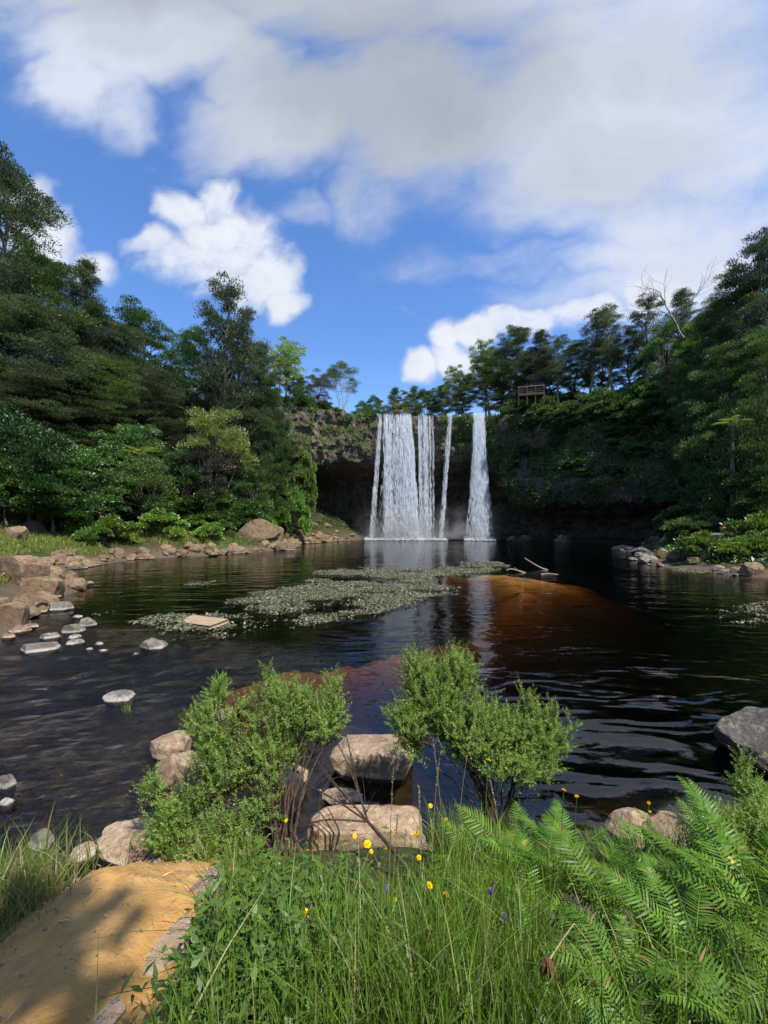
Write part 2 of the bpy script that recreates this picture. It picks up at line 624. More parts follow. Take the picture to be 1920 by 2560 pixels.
def rock_mat(name, cols, moss=.0, scale=1.0, wet=True, rough=.85, bumpd=.05, columns=False):
    """weathered stone: three tones of noise, dark pits, lichen, moss on the upward sides, a pale tide line at the water"""
    m, g = new_mat(name)
    geo = g.n('ShaderNodeNewGeometry')
    p = geo.outputs['Position']
    oi = g.n('ShaderNodeObjectInfo').outputs['Random']
    ps = g.v('ADD', p, g.v('SCALE', (13.0, 7.0, 5.0), None, oi))
    n1 = g.noise(ps, 1.3 * scale, 6, .62, .4)
    n2 = g.noise(ps, 6.0 * scale, 8, .7)
    n3 = g.noise(ps, 24 * scale, 4, .7)
    vr = g.n('ShaderNodeTexVoronoi', feature='DISTANCE_TO_EDGE')
    g.put(vr.inputs['Vector'], g.v('ADD', ps, g.v('SCALE', g.noise(ps, 2.0 * scale, 4, .6, 0, True), None, 1.3)))
    vr.inputs['Scale'].default_value = 1.5 * scale
    crack = g.mr(vr.outputs[0], 0, .035, 1, 0)
    c = g.mix(g.mr(n1, .35, .65), cols[0], cols[1])
    c = g.mix(g.mr(n2, .48, .72), c, cols[2])
    c = g.mix(g.m('MULTIPLY', g.mr(n3, .55, .7), .5), c, tuple(.45 * v for v in cols[0]))
    c = g.mix(g.m('MULTIPLY', crack, .22), c, tuple(.3 * v for v in cols[0]))
    joint = None
    if columns:
        q = g.v('MULTIPLY', g.v('ADD', p, g.v('SCALE', g.noise(p, .5, 3, .5, 0, True), None, 1.2)), (.85, .85, .30))
        v1 = g.n('ShaderNodeTexVoronoi')
        g.put(v1.inputs['Vector'], q)
        v2 = g.n('ShaderNodeTexVoronoi', feature='DISTANCE_TO_EDGE')
        g.put(v2.inputs['Vector'], q)
        tone = g.n('ShaderNodeSeparateColor')
        g.put(tone.inputs[0], v1.outputs['Color'])
        joint = g.mr(v2.outputs[0], 0, .07, 1, 0)
        c = g.mix(g.m('MULTIPLY', tone.outputs[0], .6), c, cols[2])
        c = g.mix(g.m('MULTIPLY', g.mr(tone.outputs[1], .55, 1.0), .55), c, (.20, .105, .06))
        c = g.mix(g.m('MULTIPLY', joint, .75), c, tuple(.22 * v for v in cols[0]))
    hv = g.n('ShaderNodeHueSaturation')
    g.put(hv.inputs['Value'], g.mr(oi, 0, 1, .72, 1.25, False))
    g.put(hv.inputs['Color'], c)
    c = hv.outputs[0]
    sp = g.n('ShaderNodeSeparateXYZ')
    g.put(sp.inputs[0], geo.outputs['Normal'])
    if moss:
        mm = g.m('MULTIPLY', g.mr(g.m('ADD', n1, g.m('MULTIPLY', n2, .5)), .82 - moss * .5, .95 - moss * .45), g.mr(sp.outputs[2], -.6, .35))
        mc = g.mix(g.mr(n2, .35, .65), (.022, .042, .008), (.07, .10, .018))
        c = g.mix(g.m('MULTIPLY', mm, .9), c, mc)
    if wet:
        pz = g.n('ShaderNodeSeparateXYZ')
        g.put(pz.inputs[0], p)
        zz = g.m('ADD', pz.outputs[2], g.m('MULTIPLY', g.m('SUBTRACT', n2, .5), .05))
        c = g.mix(g.mr(zz, .12, .085), c, tuple(min(1, .8 * v + .08) for v in cols[2]))
        c = g.mix(g.mr(zz, .065, .04), c, tuple(.25 * v for v in cols[0]))
    bs = g.n('ShaderNodeBsdfPrincipled')
    g.put(bs.inputs['Base Color'], c)
    bs.inputs['Roughness'].default_value = rough
    bs.inputs['Specular IOR Level'].default_value = .25
    bp = g.n('ShaderNodeBump')
    bp.inputs['Strength'].default_value = .8
    bp.inputs['Distance'].default_value = bumpd
    h = g.m('ADD', g.m('MULTIPLY', n2, .8), g.m('ADD', g.m('MULTIPLY', n3, .25), g.m('MULTIPLY', crack, -.25)))
    if joint is not None:
        h = g.m('ADD', g.m('MULTIPLY', h, .5), g.m('ADD', g.m('MULTIPLY', tone.outputs[2], 1.0), g.m('MULTIPLY', joint, -1.0)))
    g.put(bp.inputs['Height'], h)
    g.put(bs.inputs['Normal'], bp.outputs[0])
    g.out(bs.outputs[0])
    return m


M = {}
M['bark'] = solid_mat('bark', (.10, .075, .055), (.22, .18, .14), 5, .9, .6, .2, (4, 4, .7))
M['bark_pale'] = solid_mat('bark_pale', (.22, .19, .16), (.42, .37, .32), 5, .9, .5, .2, (4, 4, .7))
M['bark_dead'] = solid_mat('bark_dead', (.26, .24, .22), (.45, .42, .39), 5, .9, .5, .2, (4, 4, .7))
M['twig'] = solid_mat('twig', (.035, .022, .015), (.10, .065, .045), 25, .85, .3, .2)
M['conifer'] = leaf_mat('conifer_leaf', (.038, .060, .036), (.135, .175, .088), .34, .02)
M['conifer_green'] = leaf_mat('conifer_leaf_green', (.040, .085, .028), (.14, .225, .060), .34, .02)
M['broad'] = leaf_mat('broad_leaf', (.030, .072, .018), (.115, .225, .048), .34, .035)
M['pale'] = leaf_mat('pale_leaf', (.12, .20, .035), (.34, .44, .09), .35, .05)
M['bright'] = leaf_mat('bright_leaf', (.075, .17, .020), (.25, .43, .055), .35, .06)
M['grey'] = leaf_mat('grey_leaf', (.09, .085, .06), (.19, .18, .13), .2, .03)
M['yellow'] = leaf_mat('yellow_leaf', (.20, .24, .03), (.38, .42, .06), .35, .05)
M['vine'] = leaf_mat('vine_leaf', (.038, .085, .020), (.19, .32, .060), .38, .02, vary=.1)
M['cover'] = leaf_mat('cover_leaf', (.030, .070, .016), (.11, .20, .040), .35, .04, vary=.1)
M['meadow'] = leaf_mat('meadow_blade', (.12, .18, .028), (.33, .36, .075), .35, .03, dry=(.42, .34, .14), vary=.1)
M['grass'] = leaf_mat('grass_blade', (.055, .115, .012), (.22, .34, .045), .40, .03, dry=(.42, .36, .18), vary=.12)
M['weed'] = leaf_mat('weed_leaf', (.032, .080, .010), (.12, .215, .026), .38, .025, vary=.12)
M['fern'] = leaf_mat('fern_leaf', (.035, .095, .012), (.18, .33, .035), .36, .018, dry=(.30, .19, .07), vary=.22)
M['fern_dead'] = leaf_mat('fern_dead_leaf', (.045, .032, .026), (.17, .125, .105), .15, .05, vary=.25)
M['manuka'] = leaf_mat('manuka_leaf', (.11, .20, .035), (.36, .51, .11), .42, .015, vary=.06)
M['dry'] = leaf_mat('dry_stem', (.30, .23, .11), (.52, .43, .24), .2, .03, vary=.2)
M['stem'] = leaf_mat('green_stem', (.06, .12, .02), (.14, .20, .05), .1, .04, vary=.15)
M['petal'] = leaf_mat('yellow_petal', (.84, .54, .006), (.92, .70, .012), .25, .0, vary=.06)
M['purple'] = leaf_mat('purple_petal', (.17, .07, .38), (.34, .18, .62), .25, .0, vary=.1)
M['brown'] = leaf_mat('brown_petal', (.10, .045, .02), (.30, .15, .07), .15, .02, vary=.1)
M['rock'] = rock_mat('rock', ((.15, .095, .06), (.29, .195, .125), (.40, .295, .205)), .14, 1.0)
M['rock_grey'] = rock_mat('rock_grey', ((.12, .10, .085), (.22, .19, .16), (.35, .31, .265)), .05, 1.3)
M['rock_near'] = rock_mat('rock_near', ((.24, .165, .105), (.38, .275, .18), (.50, .39, .28)), .0, 2.2, bumpd=.03)
M['cliff'] = rock_mat('cliff_stone', ((.085, .066, .055), (.21, .17, .14), (.42, .355, .29)), .30, .35, False, .85, .35, True)
M['rock_dark'] = rock_mat('rock_dark', ((.06, .055, .05), (.13, .115, .10), (.27, .21, .155)), .0, 1.6)
M['wood'] = solid_mat('weathered_wood', (.26, .17, .10), (.46, .34, .23), 6, .8, .5, .2, (1, 7, 7))
M['wood_grey'] = solid_mat('grey_wood', (.16, .13, .10), (.34, .29, .24), 6, .85, .4, .2, (6, 6, 1))
M['deck_wood'] = solid_mat('deck_wood', (.045, .035, .028), (.10, .075, .06), 5, .85, .3, .2)


def ground_mat():
    m, g = new_mat('earth')
    p = g.n('ShaderNodeNewGeometry').outputs['Position']
    n0 = g.noise(p, .5, 5, .6)
    n1 = g.noise(p, 3.0, 8, .65)
    n2 = g.noise(p, 22, 6, .7)
    n3 = g.noise(p, 110, 3, .7)
    soil = g.mix(g.mr(n1, .35, .65), (.030, .024, .014), (.075, .060, .032))
    soil = g.mix(g.mr(n0, .45, .62), soil, (.034, .055, .014))
    clay = g.mix(g.mr(n1, .3, .7), (.42, .225, .068), (.57, .345, .125))
    clay = g.mix(g.m('MULTIPLY', g.mr(g.noise(p, 1.6, 5, .6), .5, .7), .6), clay, (.26, .165, .085))
    clay = g.mix(g.m('MULTIPLY', g.mr(n2, .45, .7), .45), clay, (.34, .20, .085))
    clay = g.mix(g.m('MULTIPLY', g.mr(n3, .58, .68), .35), clay, (.18, .115, .06))
    stonec = g.mix(g.mr(n1, .35, .68), (.022, .020, .015), (.085, .060, .038))
    sandc = g.mix(g.mr(n1, .35, .65), (.52, .27, .075), (.66, .39, .13))
    silt = g.mix(g.mr(n1, .35, .65), (.030, .030, .014), (.055, .05, .02))
    c = g.mix(g.attr('bed'), soil, silt)
    c = g.mix(g.attr('rap'), c, stonec)
    c = g.mix(g.attr('sand'), c, sandc)
    c = g.mix(g.attr('shingle'), c, g.mix(g.mr(n2, .35, .65), (.05, .04, .028), (.15, .11, .075)))
    c = g.mix(g.attr('path'), c, clay)
    bs = g.n('ShaderNodeBsdfPrincipled')
    g.put(bs.inputs['Base Color'], c)
    bs.inputs['Roughness'].default_value = .92
    bs.inputs['Specular IOR Level'].default_value = .15
    bp = g.n('ShaderNodeBump')
    bp.inputs['Strength'].default_value = .9
    bp.inputs['Distance'].default_value = .04
    g.put(bp.inputs['Height'], g.m('ADD', n1, g.m('ADD', g.m('MULTIPLY', n2, .35), g.m('MULTIPLY', n3, .12))))
    g.put(bs.inputs['Normal'], bp.outputs[0])
    g.out(bs.outputs[0])
    return m


def build_ground():
    k = np.arange(-215, 216)
    a = 8.0 / 215
    gx = .302 * np.sinh(a * k)
    gy = 1.8 + .302 * np.sinh(a * k)
    X, Y = np.meshgrid(gx, gy, indexing='xy')
    z, d, s, sand, pth, rap = terrain(X, Y, True)
    n = len(k)
    i, j = np.meshgrid(np.arange(n - 1), np.arange(n - 1), indexing='ij')
    Q = np.stack([i * n + j, i * n + j + 1, (i + 1) * n + j + 1, (i + 1) * n + j], -1).reshape(-1, 4)
    bed = sstep(.05, -.15, d)
    shin = sstep(2.6, .6, d) * sstep(-1.2, -.2, d) * sstep(5, 8, Y)
    V = np.stack([X, Y, z], -1).reshape(-1, 3)
    me = mesh_np('ground', V, Q, attrs={'bed': bed, 'sand': sand, 'path': pth, 'rap': rap * bed, 'shingle': shin}, smooth=True)
    o = obj('ground', me, ground_mat())
    tag(o, None, None, None, 'structure')


build_ground()


def water_mat():
    m, g = new_mat('pool_water')
    p = g.n('ShaderNodeNewGeometry').outputs['Position']
    rip = g.attr('rip')
    rap = g.attr('rap')
    swell = g.attr('swell')
    big = g.noise(g.v('MULTIPLY', p, (.55, 1.5, 1)), 1.0, 2, .5, .6)
    mid = g.noise(g.v('MULTIPLY', p, (1, 1.6, 1)), 2.6, 3, .55, .3)
    fine = g.noise(g.v('MULTIPLY', p, (1, 1.4, 1)), 11, 3, .6)
    flow = g.noise(g.v('ADD', g.v('MULTIPLY', p, (1.0, 1.5, 1)), g.v('SCALE', g.noise(p, 1.1, 2, .5, 0, True), None, .8)), 4.2, 5, .6, 1.2)
    h = g.m('ADD', g.m('MULTIPLY', big, g.m('MULTIPLY', swell, .19)), g.m('MULTIPLY', mid, g.m('MULTIPLY', rip, .030)))
    h = g.m('ADD', h, g.m('MULTIPLY', fine, g.m('MULTIPLY', rip, .0045)))
    h = g.m('ADD', h, g.m('MULTIPLY', flow, g.m('MULTIPLY', rap, .11)))
    bp = g.n('ShaderNodeBump')
    bp.inputs['Strength'].default_value = 1
    bp.inputs['Distance'].default_value = 1
    g.put(bp.inputs['Height'], h)
    fr = g.n('ShaderNodeFresnel')
    fr.inputs[0].default_value = 1.7
    g.put(fr.inputs['Normal'], bp.outputs[0])
    gl = g.n('ShaderNodeBsdfGlossy')
    gl.inputs['Roughness'].default_value = .03
    g.put(gl.inputs['Normal'], bp.outputs[0])
    tr = g.n('ShaderNodeBsdfTransparent')
    mx = g.n('ShaderNodeMixShader')
    g.put(mx.inputs[0], fr.outputs[0])
    g.put(mx.inputs[1], tr.outputs[0])
    g.put(mx.inputs[2], gl.outputs[0])
    va = g.n('ShaderNodeVolumeAbsorption')
    va.inputs['Color'].default_value = (.52, .40, .20, 1)
    va.inputs['Density'].default_value = 1.35
    g.out(mx.outputs[0], va.outputs[0])
    return m


def build_water():
    k = np.arange(-130, 131)
    a = 6.2 / 130
    g1 = .36 * np.sinh(a * k)
    gx = np.clip(g1, -72, 62)
    gx = np.unique(gx)
    gy = np.unique(np.clip(3.2 + g1, 1.0, 90))
    X, Y = np.meshgrid(gx, gy, indexing='xy')
    ny, nx = X.shape
    fall = sstep(45, 72, Y)
    rap = sstep(-.3, -1.8, X) * sstep(10.5, 6.5, Y + .35 * X + 1.0) + .0
    swell = .25 + .75 * sstep(.5, 2.0, X) * sstep(9, 5.5, Y)
    swell = swell * (.6 + .8 * sstep(.3, .7, .5 + .5 * fbm2(X, Y, .25, 31, 3)))
    rip = .22 + 1.0 * fall + .35 * sstep(.35, .75, .5 + .5 * fbm2(X, Y, .12, 33, 3)) + .5 * np.exp(-(((X - 4.5) / 2.0) ** 2 + ((Y - 13.5) / 3.5) ** 2))
    i, j = np.meshgrid(np.arange(ny - 1), np.arange(nx - 1), indexing='ij')
    Q = np.stack([i * nx + j, i * nx + j + 1, (i + 1) * nx + j + 1, (i + 1) * nx + j], -1).reshape(-1, 4)
    Z = .02 * rap * fbm(np.stack([X * 1.3, Y * 2.4, X * 0], -1), 40, 4)
    V = np.stack([X, Y, Z], -1).reshape(-1, 3)
    n0 = len(V)
    lo = V.copy()
    lo[:, 2] = -6
    edge = []
    idx = np.arange(n0).reshape(ny, nx)
    ring = np.concatenate([idx[0, :-1], idx[:-1, -1], idx[-1, :0:-1], idx[:0:-1, 0]])
    V2 = np.concatenate([V, lo[ring]])
    m = len(ring)
    r2 = n0 + np.arange(m)
    sides = np.stack([ring, r2, np.roll(r2, -1), np.roll(ring, -1)], -1)
    # floor of the closed body, well below the bed
    corners = n0 + np.array([0, nx - 1, nx - 1 + ny - 1, nx - 1 + ny - 1 + nx - 1])
    edge = [list(r2[::-1])]
    me = mesh_np('water', V2, np.concatenate([Q, sides]), attrs={'rip': np.concatenate([rip.ravel(), np.zeros(m)]), 'rap': np.concatenate([rap.ravel(), np.zeros(m)]),
                                                                   'swell': np.concatenate([swell.ravel(), np.zeros(m)])}, smooth=False)
    import bmesh
    bm = bmesh.new()
    bm.from_mesh(me)
    bm.verts.ensure_lookup_table()
    bm.faces.new([bm.verts[i] for i in edge[0]])
    bmesh.ops.recalc_face_normals(bm, faces=bm.faces)
    for f in bm.faces:
        f.smooth = len(f.verts) == 4 and abs(f.normal.z) > .3
    bm.to_mesh(me)
    bm.free()
    o = obj('water', me, water_mat())
    tag(o, None, None, None, 'structure')


build_water()

# ------------------------------------------------------------------ the cliff round the pool
PROF = {
    'A': [(-13, 6), (-9, 8), (-5, 10), (-2, 12), (0, 14.5), (1, 17), (.6, 20), (.3, 23)],
    'B': [(-19.5, 6.0), (-19, 9), (-17.5, 12), (-11, 13.6), (-2, 14.0), (1.2, 14.8), (1.4, 18), (.7, 21.5)],
    'C': [(-15, -1.5), (-15.5, 4), (-14, 9), (-10, 13), (-3.5, 15), (-1, 16), (-.2, 18), (.0, 21.5)],
    'D': [(-8, -1.5), (-8, 2), (-6, 4.2), (-2, 5.6), (1.2, 6.8), (2.0, 9.5), (1.2, 13), (.4, 16)],
    'E': [(-4, -.5), (-3, 2), (-1.5, 4), (0, 6), (.6, 8), (.6, 10), (.4, 11.5), (.1, 13)]}
KEYS = 'AAABBCCCCDDDDEEE'


def smooth_path(pts, it=3):
    P = np.array(pts, float)
    for _ in range(it):
        Q = .75 * P[:-1] + .25 * P[1:]
        S = .25 * P[:-1] + .75 * P[1:]
        P = np.concatenate([P[:1], np.stack([Q, S], 1).reshape(-1, P.shape[1]), P[-1:]])
    return P


CLIFF_PTS = {}


def build_cliff():
    nk = len(KEYS)
    prof = np.array([PROF[k] + [(0, LIPZ[i])] for i, k in enumerate(KEYS)], float)
    for i in range(nk):                       # keep the faces below their own edge
        prof[i, :-1, 1] = np.minimum(prof[i, :-1, 1], LIPZ[i] - np.linspace(6, 1.2, 8))
    full = np.concatenate([np.array(CLIFF, float), prof.reshape(nk, -1)], 1)
    full = smooth_path(full, 3)
    L = np.concatenate([[0], np.cumsum(np.linalg.norm(np.diff(full[:, :2], axis=0), axis=1))])
    Mc = 640
    s = np.linspace(0, L[-1], Mc)
    full = np.stack([np.interp(s, L, full[:, c]) for c in range(full.shape[1])], 1)
    xy = full[:, :2]
    T = nrm(np.gradient(xy, axis=0))
    Nn = np.stack([T[:, 1], -T[:, 0]], 1)     # towards the pool
    pr = full[:, 2:].reshape(Mc, 9, 2)
    seglen = np.array([3, 3, 3, 3, 3, 3, 4, 4.0])
    tk = np.concatenate([[0], np.cumsum(seglen)])
    tt = np.linspace(0, tk[-1], 120)
    O = np.stack([np.interp(tt, tk, pr[i, :, 0]) for i in range(Mc)])
    Z = np.stack([np.interp(tt, tk, pr[i, :, 1]) for i in range(Mc)])
    # the cap of rock running back under the plateau
    ob = np.linspace(0, 1, 26)[1:]
    bx = xy[:, None] - Nn[:, None] * (25.5 * ob)[None, :, None]
    pz = plateau(bx[..., 0], bx[..., 1])
    cz = Z[:, -1:] * (1 - ob) + (pz[:, -1:] - .2) * ob + .35 * fbm(np.concatenate([bx * .4, bx[..., :1] * 0], -1), 50, 3) * np.sin(ob * math.pi)
    O = np.concatenate([O, np.broadcast_to(-25.5 * ob, (Mc, 25))], 1)
    Z = np.concatenate([Z, cz], 1)
    P = np.concatenate([xy[:, None] + Nn[:, None] * O[..., None], Z[..., None]], -1)
    Nr = O.shape[1]
    w = np.ones(Nr)
    w[120:] = np.linspace(.6, 0.0, 25)
    block = np.round(fbm(P * np.array([.42, .42, .16]), 60, 3) * 4) / 4
    block2 = np.round(fbm(P * np.array([1.0, 1.0, .5]), 66, 2) * 3) / 3
    fine = fbm(P * 1.7, 70, 4)
    ledge = np.round(vnoise(P * np.array([.12, .12, .75]), 80) * 2) / 2
    off = (1.4 * block + .75 * block2 + .30 * fine + .45 * ledge) * w
    P[..., :2] += Nn[:, None] * off[..., None]
    P[..., 2] += (.5 * fbm(P * .8 + 9, 75, 3)) * w * np.concatenate([np.ones(112), np.linspace(1, .35, 8), np.full(25, .35)])
    i, j = np.meshgrid(np.arange(Mc - 1), np.arange(Nr - 1), indexing='ij')
    Q = np.stack([i * Nr + j, (i + 1) * Nr + j, (i + 1) * Nr + j + 1, i * Nr + j + 1], -1).reshape(-1, 4)
    o = obj('cliff', mesh_np('cliff', P.reshape(-1, 3), Q), M['cliff'])
    tag(o, 'dark mossy rock cliff curving round the pool with undercut caves', 'cliff', None, 'structure')
    CLIFF_PTS['P'], CLIFF_PTS['N'] = P, Nn


build_cliff()
# ------------------------------------------------------------------ the falling water
def fall_mats():
    m, g = new_mat('falling_water')
    t = g.attr('tint')
    c = g.mix(t, (.72, .78, .86), (.95, .96, .97))
    df = g.n('ShaderNodeBsdfDiffuse')
    g.put(df.inputs[0], c)
    tr = g.n('ShaderNodeBsdfTranslucent')
    g.put(tr.inputs[0], c)
    mx = g.n('ShaderNodeMixShader')
    mx.inputs[0].default_value = .5
    g.put(mx.inputs[1], df.outputs[0])
    g.put(mx.inputs[2], tr.outputs[0])
    tp = g.n('ShaderNodeBsdfTransparent')
    m2 = g.n('ShaderNodeMixShader')
    m2.inputs[0].default_value = .72
    g.put(m2.inputs[1], tp.outputs[0])
    g.put(m2.inputs[2], mx.outputs[0])
    g.out(m2.outputs[0])
    m3, g = new_mat('falling_veil')
    p = g.n('ShaderNodeTexCoord').outputs['Object']
    n = g.noise(g.v('MULTIPLY', p, (2.6, 2.0, .16)), 1.0, 7, .62)
    n2 = g.noise(g.v('MULTIPLY', p, (1.2, 1.2, .5)), 3.5, 5, .7)
    al = g.m('MULTIPLY', g.mr(g.m('ADD', n, g.m('MULTIPLY', g.m('SUBTRACT', n2, .5), .5)), .42, .72), g.attr('tint'))
    df = g.n('ShaderNodeBsdfDiffuse')
    df.inputs[0].default_value = (.86, .90, .94, 1)
    tr = g.n('ShaderNodeBsdfTranslucent')
    tr.inputs[0].default_value = (.86, .90, .94, 1)
    mx = g.n('ShaderNodeMixShader')
    g.put(mx.inputs[1], df.outputs[0])
    g.put(mx.inputs[2], tr.outputs[0])
    tp = g.n('ShaderNodeBsdfTransparent')
    m4 = g.n('ShaderNodeMixShader')
    g.put(m4.inputs[0], al)
    g.put(m4.inputs[1], tp.outputs[0])
    g.put(m4.inputs[2], mx.outputs[0])
    g.out(m4.outputs[0])
    return m, m3


FALLM, VEILM = fall_mats()


def lip_y(x):
    P = CLIFF_PTS['P'][:, 100:128]
    sel = np.abs(P[:, :, 0].mean(1) - x) < .35
    return float(P[sel][:, :, 1].min()) if sel.any() else 76.5


def fall(name, label, top, bot, strands, nst, veil, seed):
    """one stream: top and bottom spans (m across), strands = [(place 0..1, spread, weight)]"""
    r = np.random.default_rng(seed)
    yl = min(lip_y(x) for x in np.linspace(top[0], top[1], 5)) + .1
    zt = 25.1
    root = empty(name, ((bot[0] + bot[1]) / 2, yl - 2.6, 0))
    tag(root, label, 'waterfall')
    bx, by = root.location.x, root.location.y
    wts = np.array([w for _, _, w in strands], float)
    wts /= wts.sum()
    pick = r.choice(len(strands), nst, p=wts)
    cs = np.array([c for c, _, _ in strands])[pick]
    sg = np.array([q for _, q, _ in strands])[pick]
    f = r.random(nst) ** .9                      # share of the way down
    a = cs + np.clip(r.normal(size=nst), -1.9, 1.9) * sg * (.55 + .75 * f) + .012 * np.sin(f * 17 + cs * 30)
    x = top[0] + (top[1] - top[0]) * a
    xb = bot[0] + (bot[1] - bot[0]) * a
    X = x * (1 - f) + xb * f
    out = .35 + 2.5 * np.sqrt(f) + r.normal(size=nst) * (.14 + .35 * f)
    ln = (.5 + 1.5 * r.random(nst)) * (1 - .35 * f)
    z0 = zt * (1 - f) + .2
    k = 3
    tt = np.linspace(0, 1, k)
    P = np.stack([(X - bx)[:, None] + (xb - x)[:, None] * (tt * ln[:, None] / zt) + r.normal(size=(nst, k)) * .03,
                  (yl - by - out)[:, None] - (.05 * tt)[None, :] * np.ones((nst, 1)),
                  np.maximum(z0[:, None] - tt * ln[:, None], .02)], -1)
    wd = (.035 + .075 * r.random(nst) ** 2) * (1 + .5 * f)
    W = wd[:, None] * np.array([.35, 1.0, .3])
    N = nrm(np.stack([r.normal(size=nst) * .6, -np.ones(nst), r.normal(size=nst) * .15], -1))
    A = Acc()
    A.strips(P, W, r.random(nst), N)
    A.build('strands', FALLM, root)['kind'] = 'stuff'
    # the thin curtain behind and between the strands
    B = Acc()
    nu, nv = 14, 40
    for layer in range(veil[0]):
        U, Vv = np.meshgrid(np.linspace(-.05, 1.05, nu), np.linspace(0, 1, nv), indexing='ij')
        xs = (top[0] + (top[1] - top[0]) * U) * (1 - Vv) + (bot[0] + (bot[1] - bot[0]) * U) * Vv
        ys = yl - .25 - 2.6 * np.sqrt(Vv) + .5 * layer * (Vv + .2) + .25 * np.sin(U * 9 + layer * 2)
        zs = zt * (1 - Vv) + .0
        e = sstep(0, .16, U) * sstep(1, .84, U)
        e = e * veil[1] * (.75 + .25 * Vv)
        idx = np.arange(nu * nv).reshape(nu, nv)
        Q = np.stack([idx[:-1, :-1], idx[1:, :-1], idx[1:, 1:], idx[:-1, 1:]], -1)
        B.add(np.stack([xs - bx, ys - by, zs], -1), Q, e.ravel())
    B.build('curtain', VEILM, root, True)
    # white water where it strikes the pool
    C = Acc()
    nf = int(160 * (bot[1] - bot[0]) + 120)
    px = r.uniform(bot[0] - .7, bot[1] + .7, nf) - bx
    py = r.normal(size=nf) * (.45 + .5 * r.random(nf)) - .3
    pz = np.abs(r.normal(size=nf)) * .13 * (1 + 2 * r.random(nf) ** 4) + .03
    D = nrm(np.stack([r.normal(size=nf), r.normal(size=nf) * .4, np.abs(r.normal(size=nf)) * .4], -1))
    C.leaves(np.stack([px, py, pz], -1), D, np.array([0, -.7, .7]), r.uniform(.10, .55, nf), r.uniform(.06, .22, nf), r.random(nf))
    nd = int(420 * (bot[1] - bot[0]) + 250)
    px = r.uniform(bot[0] - .6, bot[1] + .6, nd) + r.normal(size=nd) * .6 - bx
    pz = r.exponential(.9, nd)
    C.leaves(np.stack([px, r.normal(size=nd) * .9 - .3, np.minimum(pz, 4.5) + .02], -1), nrm(r.normal(size=(nd, 3))), nrm(r.normal(size=(nd, 3)) + (0, -1, 0)), r.uniform(.03, .11, nd), r.uniform(.03, .07, nd), r.random(nd))
    C.build('foam', FALLM, root)['kind'] = 'stuff'


fall('waterfall', 'thin white thread of falling water at the left edge of the falls', (-1.2, .1), (-2.9, -1.9), [(.5, .22, 1), (.3, .12, .5)], 900, (1, .35), 1)
fall('waterfall', 'widest and brightest white curtain of falling water', (-.2, 5.6), (-.1, 6.9),
     [(.12, .05, 1.6), (.22, .04, .9), (.04, .03, .4), (.36, .06, .7), (.50, .06, .9), (.62, .05, 1.4), (.74, .06, 2.6), (.84, .05, 2.8), (.93, .035, 1.8), (.5, .30, .9)], 12500, (3, .40), 2)
fall('waterfall', 'loose group of thin white threads just beside the widest curtain', (6.7, 10.0), (7.0, 9.8), [(.08, .05, 1.2), (.2, .05, .5), (.4, .07, 1.5), (.55, .06, .9), (.75, .03, .4), (.95, .03, .25)], 2600, (3, .40), 3)
fall('waterfall', 'faint misty veil of water leaning down past mossy rock', (12.4, 13.8), (10.4, 11.3), [(.5, .2, 1), (.7, .12, .5)], 800, (3, .36), 4)
fall('waterfall', 'broad bluish white column of water at the right end of the falls', (17.2, 19.9), (16.2, 20.3), [(.5, .26, 2), (.3, .13, 1), (.65, .13, 1.4), (.85, .08, .5)], 6500, (3, .5), 5)


def spray():
    m, g = new_mat('spray_mist')
    p = g.n('ShaderNodeTexCoord').outputs['Object']
    s = g.n('ShaderNodeSeparateXYZ')
    g.put(s.inputs[0], p)
    n = g.noise(p, .35, 3, .5)
    d = g.m('MULTIPLY', g.mr(s.outputs[2], 7.5, 0.0), g.mr(n, .3, .7))
    d = g.m('MULTIPLY', d, g.m('MULTIPLY', g.mr(g.m('ABSOLUTE', s.outputs[0]), 15.5, 9.0), g.mr(g.m('ABSOLUTE', s.outputs[1]), 2.8, .8)))
    pv = g.n('ShaderNodeVolumeScatter')
    pv.inputs['Color'].default_value = (.95, .97, 1, 1)
    pv.inputs['Anisotropy'].default_value = .2
    g.put(pv.inputs['Density'], g.m('MULTIPLY', d, .30))
    g.out(None, pv.outputs[0])
    A = Acc()
    t = np.linspace(0, math.pi, 12)
    A.tube(np.stack([-16 * np.cos(t), 0 * t, 0 * t], -1), 1 + 0 * t, 12)
    V = A.V[0].reshape(12, 12, 3)
    V[..., 1] *= 3
    V[..., 2] = (V[..., 2] + 1) * 4.0 + .06
    o = A.build('spray', m)
    o.location = (9.0, 73.6, 0)
    tag(o, 'pale drifting mist above the plunge line of the falls', 'spray', None, 'stuff')


spray()


# ------------------------------------------------------------------ trees and shrubs
def blob_leaves(A, c, rad, n, ctr, L, W, tint, r, up=.5, flat=.5, lift=.35):
    """leaves on the upper and outer side of one clump of foliage"""
    q = nrm(r.normal(size=(n, 3)))
    q[:, 2] = np.where(q[:, 2] < -.35, -q[:, 2] * .6, q[:, 2])
    rr = r.random(n) ** .45
    p = c + q * rr[:, None] * np.array([rad, rad, rad * flat])
    o = nrm(np.array(c) - ctr)
    D = nrm(o * .7 + q * .9 + np.array([0, 0, lift]) + r.normal(size=(n, 3)) * .45)
    N = nrm(np.array([0, 0, up]) + q * .6 + r.normal(size=(n, 3)) * .45)
    A.leaves(p, D, N, L * r.uniform(.7, 1.35, n), W * r.uniform(.7, 1.3, n), np.clip(tint + r.normal(size=n) * .16, 0, 1))


